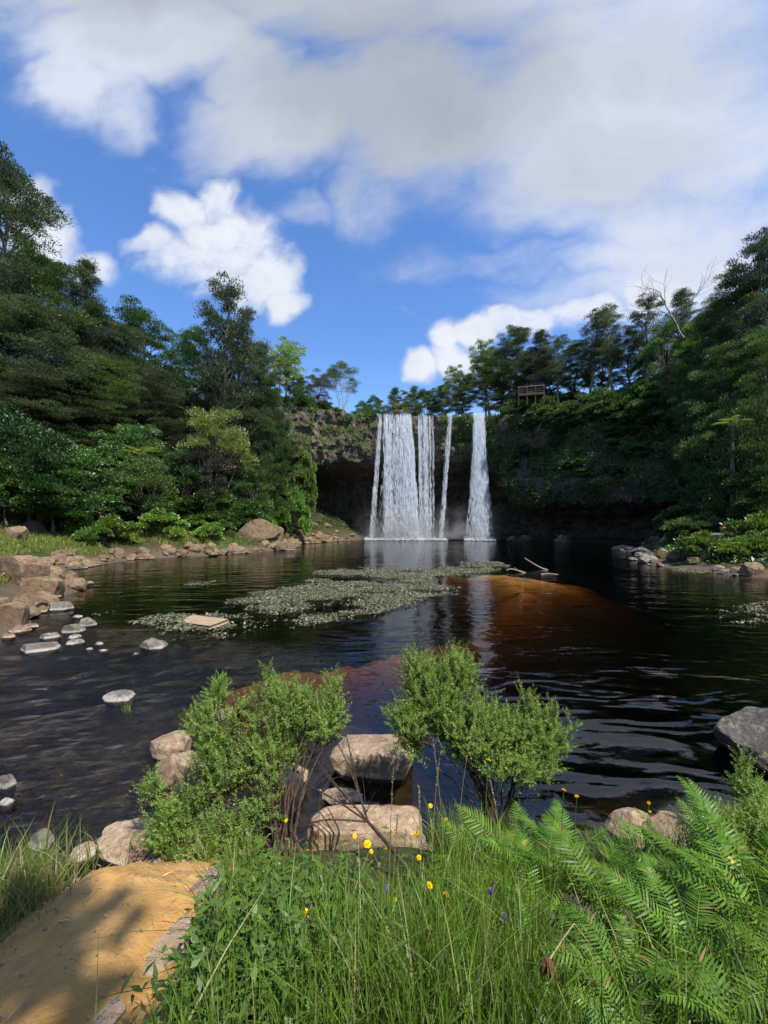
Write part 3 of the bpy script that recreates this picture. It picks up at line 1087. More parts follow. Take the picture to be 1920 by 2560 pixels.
def limb_path(p0, az, rise, ln, droop, r, n=7):
    d = np.array([math.cos(az) * math.cos(rise), math.sin(az) * math.cos(rise), math.sin(rise)])
    t = np.linspace(0, 1, n)[:, None]
    P = np.array(p0) + d * t * ln
    P[:, 2] -= droop * ln * t[:, 0] ** 2
    P[1:] += np.cumsum(r.normal(size=(n - 1, 3)) * ln * .018, 0)
    return P


def conifer(name, label, seed, H, Rad, base, nl, mat, sparse=1.0, spire=.65, lpt=330, leaf=(.21, .07)):
    r = np.random.default_rng(seed)
    root = empty(name)
    tag(root, label, 'tree')
    T, A = Acc(), Acc()
    n = 12
    t = np.linspace(0, 1, n)
    tr = np.stack([np.cumsum(r.normal(size=n)) * .012 * H, np.cumsum(r.normal(size=n)) * .012 * H, t * H * .97], -1)
    tr[0, :2] = 0
    T.tube(tr, .021 * H * (1 - .9 * t) * (1 + .5 * np.exp(-t * 25)), 9)
    for i in range(nl):
        u = base + (1 - base) * ((i + .6) / nl)
        z = u * H * .96
        p0 = np.array([np.interp(z, tr[:, 2], tr[:, 0]), np.interp(z, tr[:, 2], tr[:, 1]), z])
        prof = (1 - u) ** spire * min(1, .55 + 1.3 * (u - base))
        ln = Rad * (prof * r.uniform(.72, 1.18) + .06)
        P = limb_path(p0, i * 2.4 + r.uniform(-.4, .4), R(r.uniform(12, 38)) + .5 * u, ln, r.uniform(.12, .35) * (1 - u), r)
        T.tube(P, np.linspace(.010 * H * (1 - u) + .03, .015, len(P)), 5)
        step = .95
        k = max(2, int(ln / step))
        tone = np.clip(.45 + r.normal() * .14, 0, 1)
        for j in range(k):
            s = .30 + .72 * (j + r.random()) / k
            if r.random() > sparse:
                continue
            c = np.array([np.interp(s, np.linspace(0, 1, len(P)), P[:, a]) for a in range(3)])
            side = np.array([-(P[-1] - P[0])[1], (P[-1] - P[0])[0], 0])
            side = side / (np.linalg.norm(side) + 1e-6)
            for q in range(2):
                cc = c + side * r.normal() * .30 * ln * s * .8 + np.array([0, 0, r.normal() * .12 + .1])
                blob_leaves(A, cc, r.uniform(.55, 1.0) * (.7 + .03 * H), lpt // 2, np.array([p0[0], p0[1], cc[2] - .6]), leaf[0], leaf[1], tone + r.normal() * .12, r, .7, .46)
    for _ in range(5):
        blob_leaves(A, tr[-1] + r.normal(size=3) * (.3, .3, .5), .5, lpt // 2, tr[-1] - (0, 0, 2), leaf[0], leaf[1], .5, r, .4, .8)
    T.build('trunk', M['bark'], root, True)
    A.build('crown', mat, root)
    return Proto(root)


def broadleaf(name, label, seed, H, Rad, base, nb, mat, leaf=(.24, .15), lpb=190, flat=.75, stems=1, bark='bark', shape=1.0, cat='tree', fl=.6, splay=.12):
    """dome of leafy clumps on one or more forking stems"""
    r = np.random.default_rng(seed)
    root = empty(name)
    tag(root, label, cat)
    T, A = Acc(), Acc()
    zc = H * (base + (1 - base) * .42)
    hz = H * (1 - base) * .58
    heads = []
    for s in range(stems):
        az = s * 2.4 + r.random()
        sp = (0 if stems == 1 else splay * H)
        e = np.array([math.cos(az) * sp, math.sin(az) * sp, zc * r.uniform(.85, 1.05)])
        t = np.linspace(0, 1, 7)[:, None]
        P = e * t * np.array([1, 1, 1]) + np.array([0, 0, 0])
        P[:, :2] = e[:2] * t ** 1.5 + np.cumsum(r.normal(size=(7, 2)) * .012 * H, 0) * (t > 0)
        T.tube(P, np.linspace(.024 * H, .010 * H, 7) / math.sqrt(stems), 7)
        heads.append(P[-1])
    for i in range(nb):
        q = nrm(r.normal(size=3))
        if q[2] < -.45:
            q[2] *= -.7
        rr = r.uniform(.45, 1.0) ** .6
        k = 1.0 if q[2] < 0 else 1 - (1 - shape) * q[2]
        c = np.array([q[0] * Rad * rr * k, q[1] * Rad * rr * k, zc + q[2] * hz * rr])
        c += r.normal(size=3) * .06 * Rad
        h = heads[i % len(heads)]
        if i < nb * .6:
            t = np.linspace(0, 1, 5)[:, None]
            P = h * .9 * (1 - t) + c * t + np.array([0, 0, -.08 * H]) * np.sin(t * math.pi)
            T.tube(P, np.linspace(.010 * H / math.sqrt(stems), .01, 5), 4)
        tone = np.clip(.48 + r.normal() * .15, 0, 1)
        blob_leaves(A, c, Rad * r.uniform(.20, .36), lpb, np.array([0, 0, zc - hz * .5]), leaf[0], leaf[1], tone, r, .5, fl)
    T.build('trunk' if cat == 'tree' else 'stems', M[bark], root, True)
    A.build('crown' if cat == 'tree' else 'foliage', mat, root)
    return Proto(root)


PR = {}
PR['C0'] = conifer('conifer_tree', None, 11, 20, 6.8, .06, 52, M['conifer'], spire=.36)
PR['C1'] = conifer('conifer_tree', None, 12, 20, 5.6, .10, 48, M['conifer'], spire=.50)
PR['C2'] = conifer('conifer_tree', None, 13, 18, 7.0, .14, 42, M['conifer_green'], .95, .34)
PR['CS'] = conifer('conifer_tree', None, 17, 16, 6.0, .40, 28, M['conifer'], .85, .34, 240)
PR['BD'] = broadleaf('broadleaf_tree', None, 21, 10, 3.9, .04, 84, M['broad'], lpb=210)
PR['BG'] = broadleaf('broadleaf_tree', None, 22, 9, 3.4, .05, 72, M['conifer_green'], leaf=(.2, .09), lpb=240)
PR['BP'] = broadleaf('broadleaf_tree', None, 23, 10, 3.6, .30, 52, M['pale'], leaf=(.2, .12), lpb=170, fl=.45)
PR['BB'] = broadleaf('broadleaf_tree', None, 24, 7, 2.6, .08, 64, M['bright'], leaf=(.30, .20), lpb=130)
PR['BGR'] = broadleaf('grey_tree', None, 25, 8, 2.8, .2, 46, M['grey'], leaf=(.22, .06), lpb=200)
PR['K'] = broadleaf('kanuka_tree', None, 26, 11, 4.6, .42, 60, M['conifer_green'], leaf=(.2, .08), lpb=220, stems=5, bark='bark_pale', fl=.5, splay=.2)
PR['KB'] = broadleaf('kanuka_tree', None, 27, 8, 3.6, .45, 56, M['pale'], leaf=(.18, .08), lpb=320, stems=3, fl=.45, splay=.22)
PR['YB'] = broadleaf('yellow_bush', None, 28, 3, 1.5, .05, 30, M['yellow'], leaf=(.16, .10), lpb=120, cat='bush')
PR['S0'] = broadleaf('shrub', None, 31, 3.2, 1.9, .0, 46, M['broad'], leaf=(.24, .16), lpb=110, stems=3, bark='twig', cat='shrub')
PR['S1'] = broadleaf('shrub', None, 32, 3.0, 1.9, .0, 42, M['conifer_green'], leaf=(.20, .09), lpb=150, stems=3, bark='twig', cat='shrub')
PR['S2'] = broadleaf('shrub', None, 33, 2.0, 1.5, .0, 40, M['bright'], leaf=(.17, .11), lpb=120, stems=4, bark='twig', cat='shrub')
PR['S3'] = broadleaf('shrub', None, 34, 2.6, 1.7, .0, 40, M['cover'], leaf=(.24, .14), lpb=120, stems=3, bark='twig', cat='shrub')
SIZE = {'C0': (21.6, 12.4), 'C1': (21.4, 9.6), 'C2': (19.6, 12), 'CS': (17, 9.4), 'BD': (10, 8.4), 'BG': (9, 7.4), 'BP': (10, 7.8), 'BB': (7, 5.8), 'BGR': (8, 6.2), 'K': (11, 9.8), 'KB': (8, 7.6), 'YB': (3, 3.2),
        'S0': (3.2, 4.2), 'S1': (3.0, 4.2), 'S2': (2.0, 3.2), 'S3': (2.6, 3.7)}


def hero(kind, xd, yd, Y, width, label, group=None, base=None, sink=.15, cat=None, tilt=(0, 0), x=None):
    """a tree whose top stands at (xd, yd) of the photograph, rooted in the ground there"""
    if xd < 260 and Y < 37 and kind != 'S2':
        w0 = Y
        Y = 20 + .5 * Y
        width *= Y / w0
    if kind[0] == 'C':
        width *= 1.12
        if xd < 420 and Y < 50:
            width *= 1 + 12 / Y * .8
            Y += 12
    p = at(xd, yd, Y)
    z0 = gtop(p.x, Y) if base is None else base
    h = max(p.z - z0, .62 * width if kind == 'S2' else 1.0) + sink
    H, Wd = SIZE[kind]
    return PR[kind].put((p.x, Y, z0 - sink), random.uniform(0, 6.28), (width / Wd, width / Wd, h / H), label, group, cat, tilt)


LEFT = 'tall trees of the left wood'
RIGHT = 'tall trees of the right hillside'
BACK = 'trees on the plateau behind the falls'
for a in [
    ('C0', 8, 322, 27, 9.5, 'tallest dark conifer, cut by the left edge of the photo', LEFT),
    ('C1', 181, 532, 35, 5.0, 'slender dark conifer whose pointed tip stands alone above the left wood', LEFT),
    ('C2', 108, 548, 31, 8.5, 'dense dark conifer between the tallest one and the slender pointed one', LEFT),
    ('C0', 60, 640, 24, 9.0, 'big shadowy conifer low in front of the tallest one at the left edge', LEFT),
    ('C1', 215, 640, 38, 7.0, 'dark conifer just right of the slender pointed one', LEFT),
    ('C2', 322, 655, 45, 11.5, 'broad flat topped dark tree under the left white cloud', LEFT),
    ('C0', 262, 690, 41, 8.0, 'dark green conifer left of the broad flat topped tree', LEFT),
    ('CS', 474, 616, 53, 10.5, 'highest open crowned tree of the middle wood, sky showing through its boughs', LEFT),
    ('C2', 405, 690, 48, 8.0, 'dark tree between the flat topped tree and the open crowned tree', LEFT),
    ('C0', 520, 672, 55, 9.5, 'layered dark conifer close behind the open crowned tree', LEFT),
    ('C1', 556, 712, 57, 8.5, 'layered dark conifer with a stepped edge against the blue sky', LEFT),
    ('C0', 470, 760, 55, 10.5, 'wide dark conifer below the open crowned tree', LEFT),
    ('C2', 590, 800, 57, 8.0, 'lower dark conifer beside the pale yellow green tree', LEFT),
    ('BP', 622, 736, 74, 7.6, 'pale yellow green tree above the left cliff', LEFT),
    ('BP', 600, 760, 72, 5.6, 'smaller yellow green tree leaning on the dark conifers near the left cliff', LEFT),
    ('BGR', 684, 800, 76.5, 6.0, 'grey leafless looking tree beside the rounded tree on the left cliff top', LEFT),
    ('BG', 645, 812, 75, 5.6, 'small dark tree under the pale yellow green tree', LEFT),
    ('K', 738, 786, 79, 7.4, 'rounded tree with several pale stems on the left cliff top', LEFT),
    ('C1', 520, 830, 56, 9.5, 'drooping dark conifer low in the middle of the left wood', LEFT),
    ('C0', 345, 800, 40, 9.5, 'dark conifer low below the broad flat topped tree', LEFT),
    ('C2', 218, 770, 33, 8.0, 'dark conifer with a bare pale trunk low in the left wood', LEFT),
    ('C1', 130, 800, 27, 7.5, 'shadowy conifer above the bushes on the left slope', LEFT),
    ('C0', 20, 780, 22, 7.5, 'shadowy conifer against the left edge at mid height', LEFT),
    ('C2', 600, 880, 57, 7.0, 'low dark conifer left of the reddish cliff face', LEFT),
 ('C2', 1085, 742, 82, 9.0, 'dark dense conifer left of the tall layered one by the lookout', RIGHT),
    ('C2', 1140, 755, 80, 9.0, 'dense dark tree directly behind the lookout railing', RIGHT),
    ('C2', 1190, 760, 77, 8.5, 'dense dark tree low behind the right end of the lookout', RIGHT),
    ('C2', 1240, 735, 75, 8.5, 'dense dark tree filling the ridge between the lookout and the open topped conifer', RIGHT),
    ('BG', 1300, 725, 73, 7.0, 'dull green tree low under the open topped conifer', RIGHT),
    ('C2', 1360, 712, 69, 8.0, 'dense tree low between the two tall open conifers of the right ridge', RIGHT),
    ('BG', 1415, 730, 64, 6.5, 'dull green tree under the open conifer left of the dead tree', RIGHT),
    ('BB', 1505, 700, 55, 6.0, 'lighter green tree at the foot of the dead tree', RIGHT),
    # the understorey of the left bank
    ('KB', 474, 893, 47, 8.0, 'sunlit tree with a bright green top over greyish twigs on the left bank', None),
    ('BGR', 440, 935, 46, 5.4, 'greyish brown twiggy tree leaning under the bright green topped tree', None),
    ('BG', 305, 985, 40, 7.6, 'rounded dark small tree under the tree fern on the left bank', None),
    ('BD', 285, 925, 45, 10.0, 'big glossy leaved tree under the dark conifers of the left slope', None),
    ('BD', 165, 965, 30, 7.0, 'glossy green tree left of the tree fern', None),
    ('BD', 400, 965, 45, 6.0, 'glossy green tree between the tree fern and the bright topped tree', None),
    ('BG', 555, 975, 53, 7.2, 'dull green tree left of the bushes by the cave', None),
    ('BD', 540, 1000, 50, 5.6, 'dark leafy tree above the block of rock on the left bank', None),
    ('BB', 660, 962, 65, 3.9, 'bright green leafy tree in front of the dark cave', None),
    ('BB', 600, 1035, 57, 4.4, 'bright green bush at the foot of the tree before the cave', None),
    ('BD', 60, 905, 24, 6.0, 'dark leafy tree at the left edge above the grassy bank', None),
    ('BB', 12, 1000, 22, 2.6, 'bright green bush cut by the left edge above the rocks', None),
    ('BD', 120, 985, 26, 4.5, 'green leafy small tree over the brown rocks at the left', None),
    # over the falls
    ('BG', 785, 868, 98, 6.5, 'low dark tree at the left end of the row behind the falls', BACK),
    ('BG', 812, 856, 97, 7.0, 'second tree from the left in the row behind the falls', BACK),
    ('C1', 850, 832, 100, 6.0, 'pointed tree standing highest behind the widest curtain of water', BACK),
    ('C2', 888, 838, 100, 8.5, 'rounded tree just right of the pointed one behind the falls', BACK),
    ('BG', 922, 838, 98, 8.0, 'dull green tree behind the thin threads of water', BACK),
    ('C2', 952, 826, 95, 8.0, 'dark tree behind the misty veil of water', BACK),
    ('BP', 982, 788, 92, 6.0, 'pale green tree peeping over the dark trees behind the right column', BACK),
    ('YB', 863, 868, 84, 3.6, 'small round yellow green bush on the edge above the widest curtain', None),
    ('C2', 1000, 812, 88, 8.0, 'dark spreading tree behind the right column of water', BACK),
    # the right hillside
    ('BP', 1045, 733, 86, 7.5, 'pale topped tree at the upper left of the right ridge', RIGHT),
    ('C2', 1055, 770, 80, 9.0, 'dark spreading tree below the pale topped one', RIGHT),
    ('C0', 1112, 700, 79, 10.5, 'tall dark layered conifer left of the wooden lookout', RIGHT),
    ('C1', 1165, 708, 76, 7.5, 'dark conifer behind the wooden lookout', RIGHT),
    ('CS', 1205, 722, 73, 8.0, 'dark conifer just right of the wooden lookout', RIGHT),
    ('CS', 1275, 672, 70, 7.5, 'open topped conifer with sky under its crown, left of the ridge pair', RIGHT),
    ('CS', 1322, 654, 67, 7.5, 'tall open conifer with bare trunk in the middle of the right ridge', RIGHT),
    ('CS', 1392, 648, 64, 7.5, 'open conifer left of the bare dead tree', RIGHT),
    ('BG', 1435, 690, 58, 6.5, 'soft green tree below the bare dead tree', RIGHT),
    ('C1', 1470, 618, 60, 6.5, 'dark conifer right behind the bare dead tree', RIGHT),
    ('C0', 1655, 480, 44, 10.5, 'tallest dark conifer, cut by the right edge of the photo', RIGHT),
    ('C2', 1600, 590, 47, 9.5, 'dark conifer left below the tallest one at the right edge', RIGHT),
    ('C0', 1545, 650, 50, 9.0, 'dark conifer to the right of the bare dead tree', RIGHT),
    ('C2', 1640, 690, 40, 9.0, 'bushy dark conifer under the tallest one at the right edge', RIGHT),
    ('C2', 1575, 745, 43, 9.0, 'layered dark conifer halfway down the right hillside', RIGHT),
    ('C2', 1500, 745, 49, 8.5, 'spreading green conifer above the right cliff face', RIGHT),
    ('BG', 1630, 850, 37, 7.0, 'bushy green tree low at the right edge above the cliff foot', RIGHT),
    ('BG', 1545, 860, 42, 7.0, 'dull green tree overhanging the right cliff', RIGHT),
    ('BD', 1600, 960, 38, 6.0, 'leafy green tree at the foot of the right cliff', RIGHT),
    ('BD', 1520, 1000, 42, 4.5, 'dark leafy tree against the lower right cliff', RIGHT),
    ('BD', 1655, 1010, 35, 5.0, 'dark leafy tree at the right edge near the person in red', RIGHT),
]:
    hero(*a)


def shrub(kind, x, y, s, label, group, sink=.2, z=None):
    z = gtop(x, y) if z is None else z
    PR[kind].put((x, y, z - sink * s), random.uniform(0, 6.28), (s * random.uniform(.85, 1.2), s * random.uniform(.85, 1.2), s * random.uniform(.8, 1.25)), label, group)


# thick scrub under the left wood
cnt = 0
while cnt < 105:
    y = random.uniform(25, 70)
    x = random.uniform(-46, -9)
    if x < -1.02 * y:
        continue
    xx, yy = np.array([x]), np.array([y])
    d = float(shore_d(xx, yy)[0])
    s = float(cliff_s(xx, yy)[0])
    if d < (9.5 if y < 45 else 5.0) or d > 24 or s > -1:
        continue
    if y > 58 and x > -16.5:
        continue
    k = random.choice(['S0', 'S0', 'S1', 'S3', 'S3'])
    shrub(k, x, y, random.uniform(.9, 1.7), {'S0': 'glossy green shrub in the thick scrub below the left wood', 'S1': 'fine leaved dull green shrub in the thick scrub below the left wood',
                                            'S3': 'dark leafy shrub in the thick scrub below the left wood'}[k], 'scrub under the left wood')
    cnt += 1
# scrub on the slope above the right cliff
cp = CLIFF_PTS['P']
cnt = 0
while cnt < 120:
    i = random.randrange(330, 600)
    j = random.randrange(112, 143)
    p = cp[i, j]
    if p[1] < 30 or p[0] < 21:
        continue
    k = random.choice(['S0', 'S1', 'S1', 'S3', 'S3'])
    shrub(k, p[0], p[1], random.uniform(.8, 1.5), {'S0': 'glossy green shrub on the slope above the right cliff', 'S1': 'fine leaved dull green shrub on the slope above the right cliff',
                                                   'S3': 'dark leafy shrub on the slope above the right cliff'}[k], 'scrub above the right cliff', .35, p[2])
    cnt += 1
cnt = 0
while cnt < 26:
    y = random.uniform(29, 47)
    x = random.uniform(24, 44)
    d = float(shore_d(np.array([x]), np.array([y]))[0])
    if d < 4.5 or x > 1.02 * y or float(cliff_s(np.array([x]), np.array([y]))[0]) > -.5 or (abs(x - .885 * y) < 3.0 and y < 36):
        continue
    k = random.choice(['S0', 'S1', 'S3'])
    shrub(k, x, y, random.uniform(.8, 1.35), {'S0': 'glossy green shrub in the scrub at the foot of the right hillside', 'S1': 'fine leaved shrub in the scrub at the foot of the right hillside',
                                              'S3': 'dark leafy shrub in the scrub at the foot of the right hillside'}[k], 'scrub at the right cliff foot')
    cnt += 1
# bushes clinging to the broken face of the right cliff
for _ in range(46):
    p = cp[random.randrange(335, 520), random.randrange(70, 116)]
    if p[0] < 22 or p[2] < 8.5:
        continue
    k = random.choice(['S1', 'S3', 'S0'])
    shrub(k, p[0] - .3, p[1] - .3, random.uniform(.4, .9), {'S0': 'glossy green shrub clinging to the face of the right cliff', 'S1': 'fine leaved shrub clinging to the face of the right cliff',
                                                          'S3': 'dark leafy shrub clinging to the face of the right cliff'}[k], 'shrubs on the right cliff face', .5, p[2])
# along the edge of the left cliff
for i in range(60):
    p = cp[random.randrange(115, 205), random.randrange(118, 135)]
    if p[0] > -8:
        continue
    shrub('S1', p[0], p[1], random.uniform(.5, 1.0), 'dull green shrub on the edge of the left cliff', 'scrub on the left cliff edge', .2, p[2])
# low bushes of the grassy left bank
for xd, yd, Y, w, lab in [(238, 1128, 35, 4.0, 'bright green bush in the grass below the rounded dark tree'), (350, 1120, 39, 4.6, 'largest bright green bush beside the water on the grassy left bank'),
                          (455, 1143, 41, 3.0, 'low bright bush left of the block of rock'), (485, 1126, 44.5, 2.5, 'small bright bush touching the block of rock'),
                          (205, 1150, 33, 2.6, 'low green bush at the front of the grassy left bank'), (415, 1118, 44, 2.8, 'green bush behind the loose rocks on the grassy left bank'),
                          (270, 1150, 36.5, 2.6, 'low leafy bush just above the shore stones'), (130, 1085, 34, 3.0, 'green bush between the brown rocks and the left wood'),
                          (640, 1060, 61, 4.4, 'lit green bush above the scree beside the cave'), (590, 1072, 57, 3.6, 'bright bush above the block of rock'),
                          (565, 1060, 53, 3.6, 'green bush behind the block of rock')]:
    hero('S2', xd, yd, Y, w, lab, 'bushes of the left bank')
# bright bushes on the low right shore
for xd, yd, Y, w, lab in [(1520, 1153, 27, 3.0, 'bright green bush nearest the water on the right shore'), (1645, 1136, 29, 4.2, 'largest bright green bush on the right shore'),
                          (1655, 1165, 25, 2.6, 'bright green bush cut by the right edge of the photo'), (1590, 1186, 25.5, 2.3, 'low bright bush between the two larger ones on the right shore'),
                          (1500, 1168, 29, 2.0, 'small bright bush beside the right shore rocks')]:
    hero('S2', xd, yd, Y, w, lab, 'bushes of the right shore')


def sway_tree(xd, yd, Y, label):
    """the bare grey tree on the right ridge"""
    r = np.random.default_rng(5)
    top = at(xd, yd, Y)
    z0 = gtop(top.x, Y)
    H = top.z - z0
    root = empty('dead_tree', (top.x, Y, z0 - .2))
    tag(root, label, 'tree')
    T = Acc()
    B = Acc()

    def grow(p, d, ln, rad, depth, acc):
        n = 5
        P = [p]
        for i in range(n):
            d = d + r.normal(size=3) * (.04 if depth == 5 else .13) + np.array([0, 0, .03])
            d = d / np.linalg.norm(d)
            P.append(P[-1] + d * ln / n)
        P = np.array(P)
        acc.tube(P, np.linspace(rad, rad * .55, n + 1), 5)
        if depth == 0:
            return
        for k in range(3 if depth > 1 else 2):
            u = r.uniform(.45, 1.0) if k else 1.0
            q = P[min(n, int(u * n))]
            e = d + nrm(r.normal(size=3)) * .75
            e[2] = abs(e[2]) * .9
            grow(q, e / np.linalg.norm(e), ln * r.uniform(.55, .8), rad * .52, depth - 1, B)
    grow(np.zeros(3), np.array([.02, 0, 1.0]), H * .45, .30, 5, T)
    T.build('trunk', M['bark_dead'], root, True)
    B.build('branches', M['bark_dead'], root, True)


sway_tree(1487, 585, 57, 'bare dead grey tree spreading above the right ridge')


def frond_acc(A, L, W, arch, n=26, seed=0, seg=5, roll=0.0, tint=.5, pw=.36, rise=.9):
    """a fern frond along +X: arched midrib with paired drooping leaflets"""
    r = np.random.default_rng(seed)
    t = np.linspace(0, 1, 24)
    ang = rise - arch * t
    dx, dz = np.cos(ang), np.sin(ang)
    X = np.concatenate([[0], np.cumsum((dx[1:] + dx[:-1]) / 2)]) / 23 * L
    Z = np.concatenate([[0], np.cumsum((dz[1:] + dz[:-1]) / 2)]) / 23 * L
    rach = np.stack([X, .02 * L * np.sin(t * 5 + seed), Z], -1)
    A.tube(rach, np.linspace(.008, .002, 24) * (L / .8), 4, .9)
    s = np.linspace(.16, .985, n)
    pro = np.interp(s, [.16, .3, .5, .75, 1], [.55, .92, 1, .72, .1]) * W
    P0 = np.stack([np.interp(s, t, rach[:, a]) for a in range(3)], -1)
    an = np.interp(s, t, ang)
    Td = np.stack([np.cos(an), 0 * an, np.sin(an)], -1)
    Up = np.stack([-np.sin(an), 0 * an, np.cos(an)], -1)
    k = np.linspace(0, 1, seg)
    for sd in (-1, 1):
        ln = pro * r.uniform(.88, 1.08, n)
        sw = np.interp(s, [.16, 1], [.12, .75])
        D = nrm(np.stack([0 * s, sd * np.ones(n), 0 * s], -1) + Td * sw[:, None] + Up * r.uniform(.0, .22, n)[:, None])
        P = P0[:, None] + D[:, None] * (k[None, :, None] * ln[:, None, None]) + Td[:, None] * (.12 * k ** 2)[None, :, None] * ln[:, None, None]
        P[..., 2] -= (k ** 2)[None] * ln[:, None] * r.uniform(.10, .34, n)[:, None]
        wid = np.interp(k, [0, .25, .6, 1], [.55, 1, .75, .04])[None] * np.minimum(pw * L / n * 1.9, ln * .30)[:, None]
        A.strips(P, wid, np.where(r.random(n) < .035, .99, np.clip(tint + r.normal(size=n) * .16, 0, .92)), nrm(Up + .25 * r.normal(size=(n, 3))))


def tree_fern(xd, yd, Y, label, L=2.3):
    p = at(xd, yd, Y)
    z0 = gtop(p.x, Y)
    h = max(p.z - z0 - .5, 1)
    root = empty('tree_fern', (p.x, Y, z0 - .1))
    tag(root, label, 'tree fern')
    T = Acc()
    T.tube(np.stack([.1 * np.sin(np.linspace(0, 2, 8)), 0 * np.linspace(0, 1, 8), np.linspace(0, h, 8)], -1), np.linspace(.22, .15, 8), 8)
    T.build('trunk', M['bark'], root, True)
    A = Acc()
    frond_acc(A, L, .42, 1.25, 26, 3, 4, 0, .75, .36, .75)
    me = A.mesh('frond')
    me.materials.append(M['pale'])
    for i in range(13):
        f = bpy.data.objects.new('frond', me)
        COL.objects.link(f)
        f.parent = root
        f.location = (.1 * math.sin(2), 0, h)
        f.rotation_euler = (0, random.uniform(-.25, .2), i * 2.4)


tree_fern(300, 972, 42, 'bright green tree fern spreading above the small rounded tree')
tree_fern(1580, 905, 37, 'green tree fern on the right slope above the cliff foot', 1.8)


# ------------------------------------------------------------------ greenery that nobody could count
def cliff_cover():
    P, r = CLIFF_PTS['P'], np.random.default_rng(77)
    Nn = CLIFF_PTS['N']
    A = Acc()
    n = 62000
    i = r.integers(105, 620, n)
    j = r.integers(44, 124, n)
    c = P[i, j]
    x, z = c[:, 0], c[:, 2]
    m = fbm(c * .16, 90, 3) + .35 * fbm(c * .7, 92, 2)
    want = np.where(x > 20.5, .12 + .40 * sstep(13, 17, z) + .18 * sstep(26, 21, x) - .35 * sstep(33, 37, x) * sstep(9, 11, z) * sstep(17, 14, z) * sstep(47, 42, x),
                    np.where(x > 11.5, .12, np.where(x > -3.5, -.28, np.where((z > 17) & (z < 22.3) & (x > -12), .28, -.30))))
    want = want - .35 * (z < 6.5)
    keep = m + want > .0
    i, j, c = i[keep], j[keep], c[keep]
    n = len(i)
    nn = np.concatenate([Nn[i], np.zeros((n, 1))], 1)
    c = c + nn * r.uniform(.05, .55, n)[:, None] + r.normal(size=(n, 3)) * .22
    D = nrm(nn * .8 + np.array([0, 0, -.25]) + r.normal(size=(n, 3)) * .7)
    N = nrm(nn * .4 + np.array([0, 0, .8]) + r.normal(size=(n, 3)) * .5)
    A.leaves(c, D, N, r.uniform(.25, .62, n), r.uniform(.12, .28, n), np.clip(.4 + .5 * fbm(c * .4, 95, 2) + r.normal(size=n) * .15, 0, 1))
    o = A.build('cliff_greenery', M['vine'])
    tag(o, 'mat of ferns, moss and hanging plants on the rock walls', 'cliff plants', None, 'stuff')


cliff_cover()


def ground_cover():
    r = np.random.default_rng(78)
    A = Acc()
    n = 150000
    y = r.uniform(20, 90, n)
    x = r.uniform(-52, 52, n)
    d = shore_d(x, y)
    s = cliff_s(x, y)
    k = ((x < -8) & (d > np.where(y < 50, 9.0, 5.2)) & (s < 4)) | ((x < -3) & (d > 3.5) & (y > 58) & (s < 12)) | ((x > 18) & (d > 1.5) & (s < -1))
    k &= np.abs(x) < y * 1.05
    x, y, d = x[k], y[k], d[k]
    n = len(x)
    z = terrain(x, y)
    c = np.stack([x, y, z + r.random(n) ** 2 * .7], -1)
    A.leaves(c, nrm(r.normal(size=(n, 3)) + (0, 0, .5)), nrm(r.normal(size=(n, 3)) * .5 + (0, 0, 1)), r.uniform(.25, .5, n), r.uniform(.1, .22, n), np.clip(.5 + .4 * fbm2(x, y, .4, 96, 2), 0, 1))
    o = A.build('ground_cover', M['cover'])
    tag(o, 'low leafy undergrowth covering the slopes under the trees', 'undergrowth', None, 'stuff')


ground_cover()


def blades(A, x, y, z, h, w, r, lean=.5, tint=None, k=4):
    n = len(x)
    az = r.uniform(0, 2 * math.pi, n)
    le = np.abs(r.normal(size=n)) * lean
    t = np.linspace(0, 1, k)
    out = (t ** 2)[None] * (le * h)[:, None]
    P = np.stack([x[:, None] + np.cos(az)[:, None] * out, y[:, None] + np.sin(az)[:, None] * out, z[:, None] + t[None] * h[:, None] * (1 - .25 * (le[:, None] * t[None]).clip(0, 2))], -1)
    W = w[:, None] * np.interp(t, [0, .4, 1], [.8, 1, .08])[None]
    fa = r.uniform(0, 2 * math.pi, n)
    A.strips(P, W, r.random(n) if tint is None else tint, np.stack([np.cos(fa), np.sin(fa), .2 * np.ones(n)], -1))


def meadow():
    r = np.random.default_rng(79)
    A = Acc()
    n = 190000
    y = r.uniform(14, 66, n)
    x = r.uniform(-40, -4, n)
    d = shore_d(x, y)
    k = (x > -1.02 * y) & (d > 1.3) & (d < 11) & (fbm2(x, y, .35, 97, 3) + .45 * sstep(2.0, 3.5, d) - .5 * sstep(45, 52, y) > .0)
    x, y = x[k], y[k]
    n = len(x)
    blades(A, x, y, terrain(x, y) - .03, r.uniform(.2, .55, n), r.uniform(.03, .06, n), r, .5, np.clip(.5 + .5 * fbm2(x, y, .25, 98, 2) + r.normal(size=n) * .15, 0, 1), 3)
    o = A.build('bank_grass', M['meadow'])
    tag(o, 'sunlit yellow green grass on the low left bank', 'grass', None, 'stuff')


meadow()
# ------------------------------------------------------------------ rocks
import bmesh


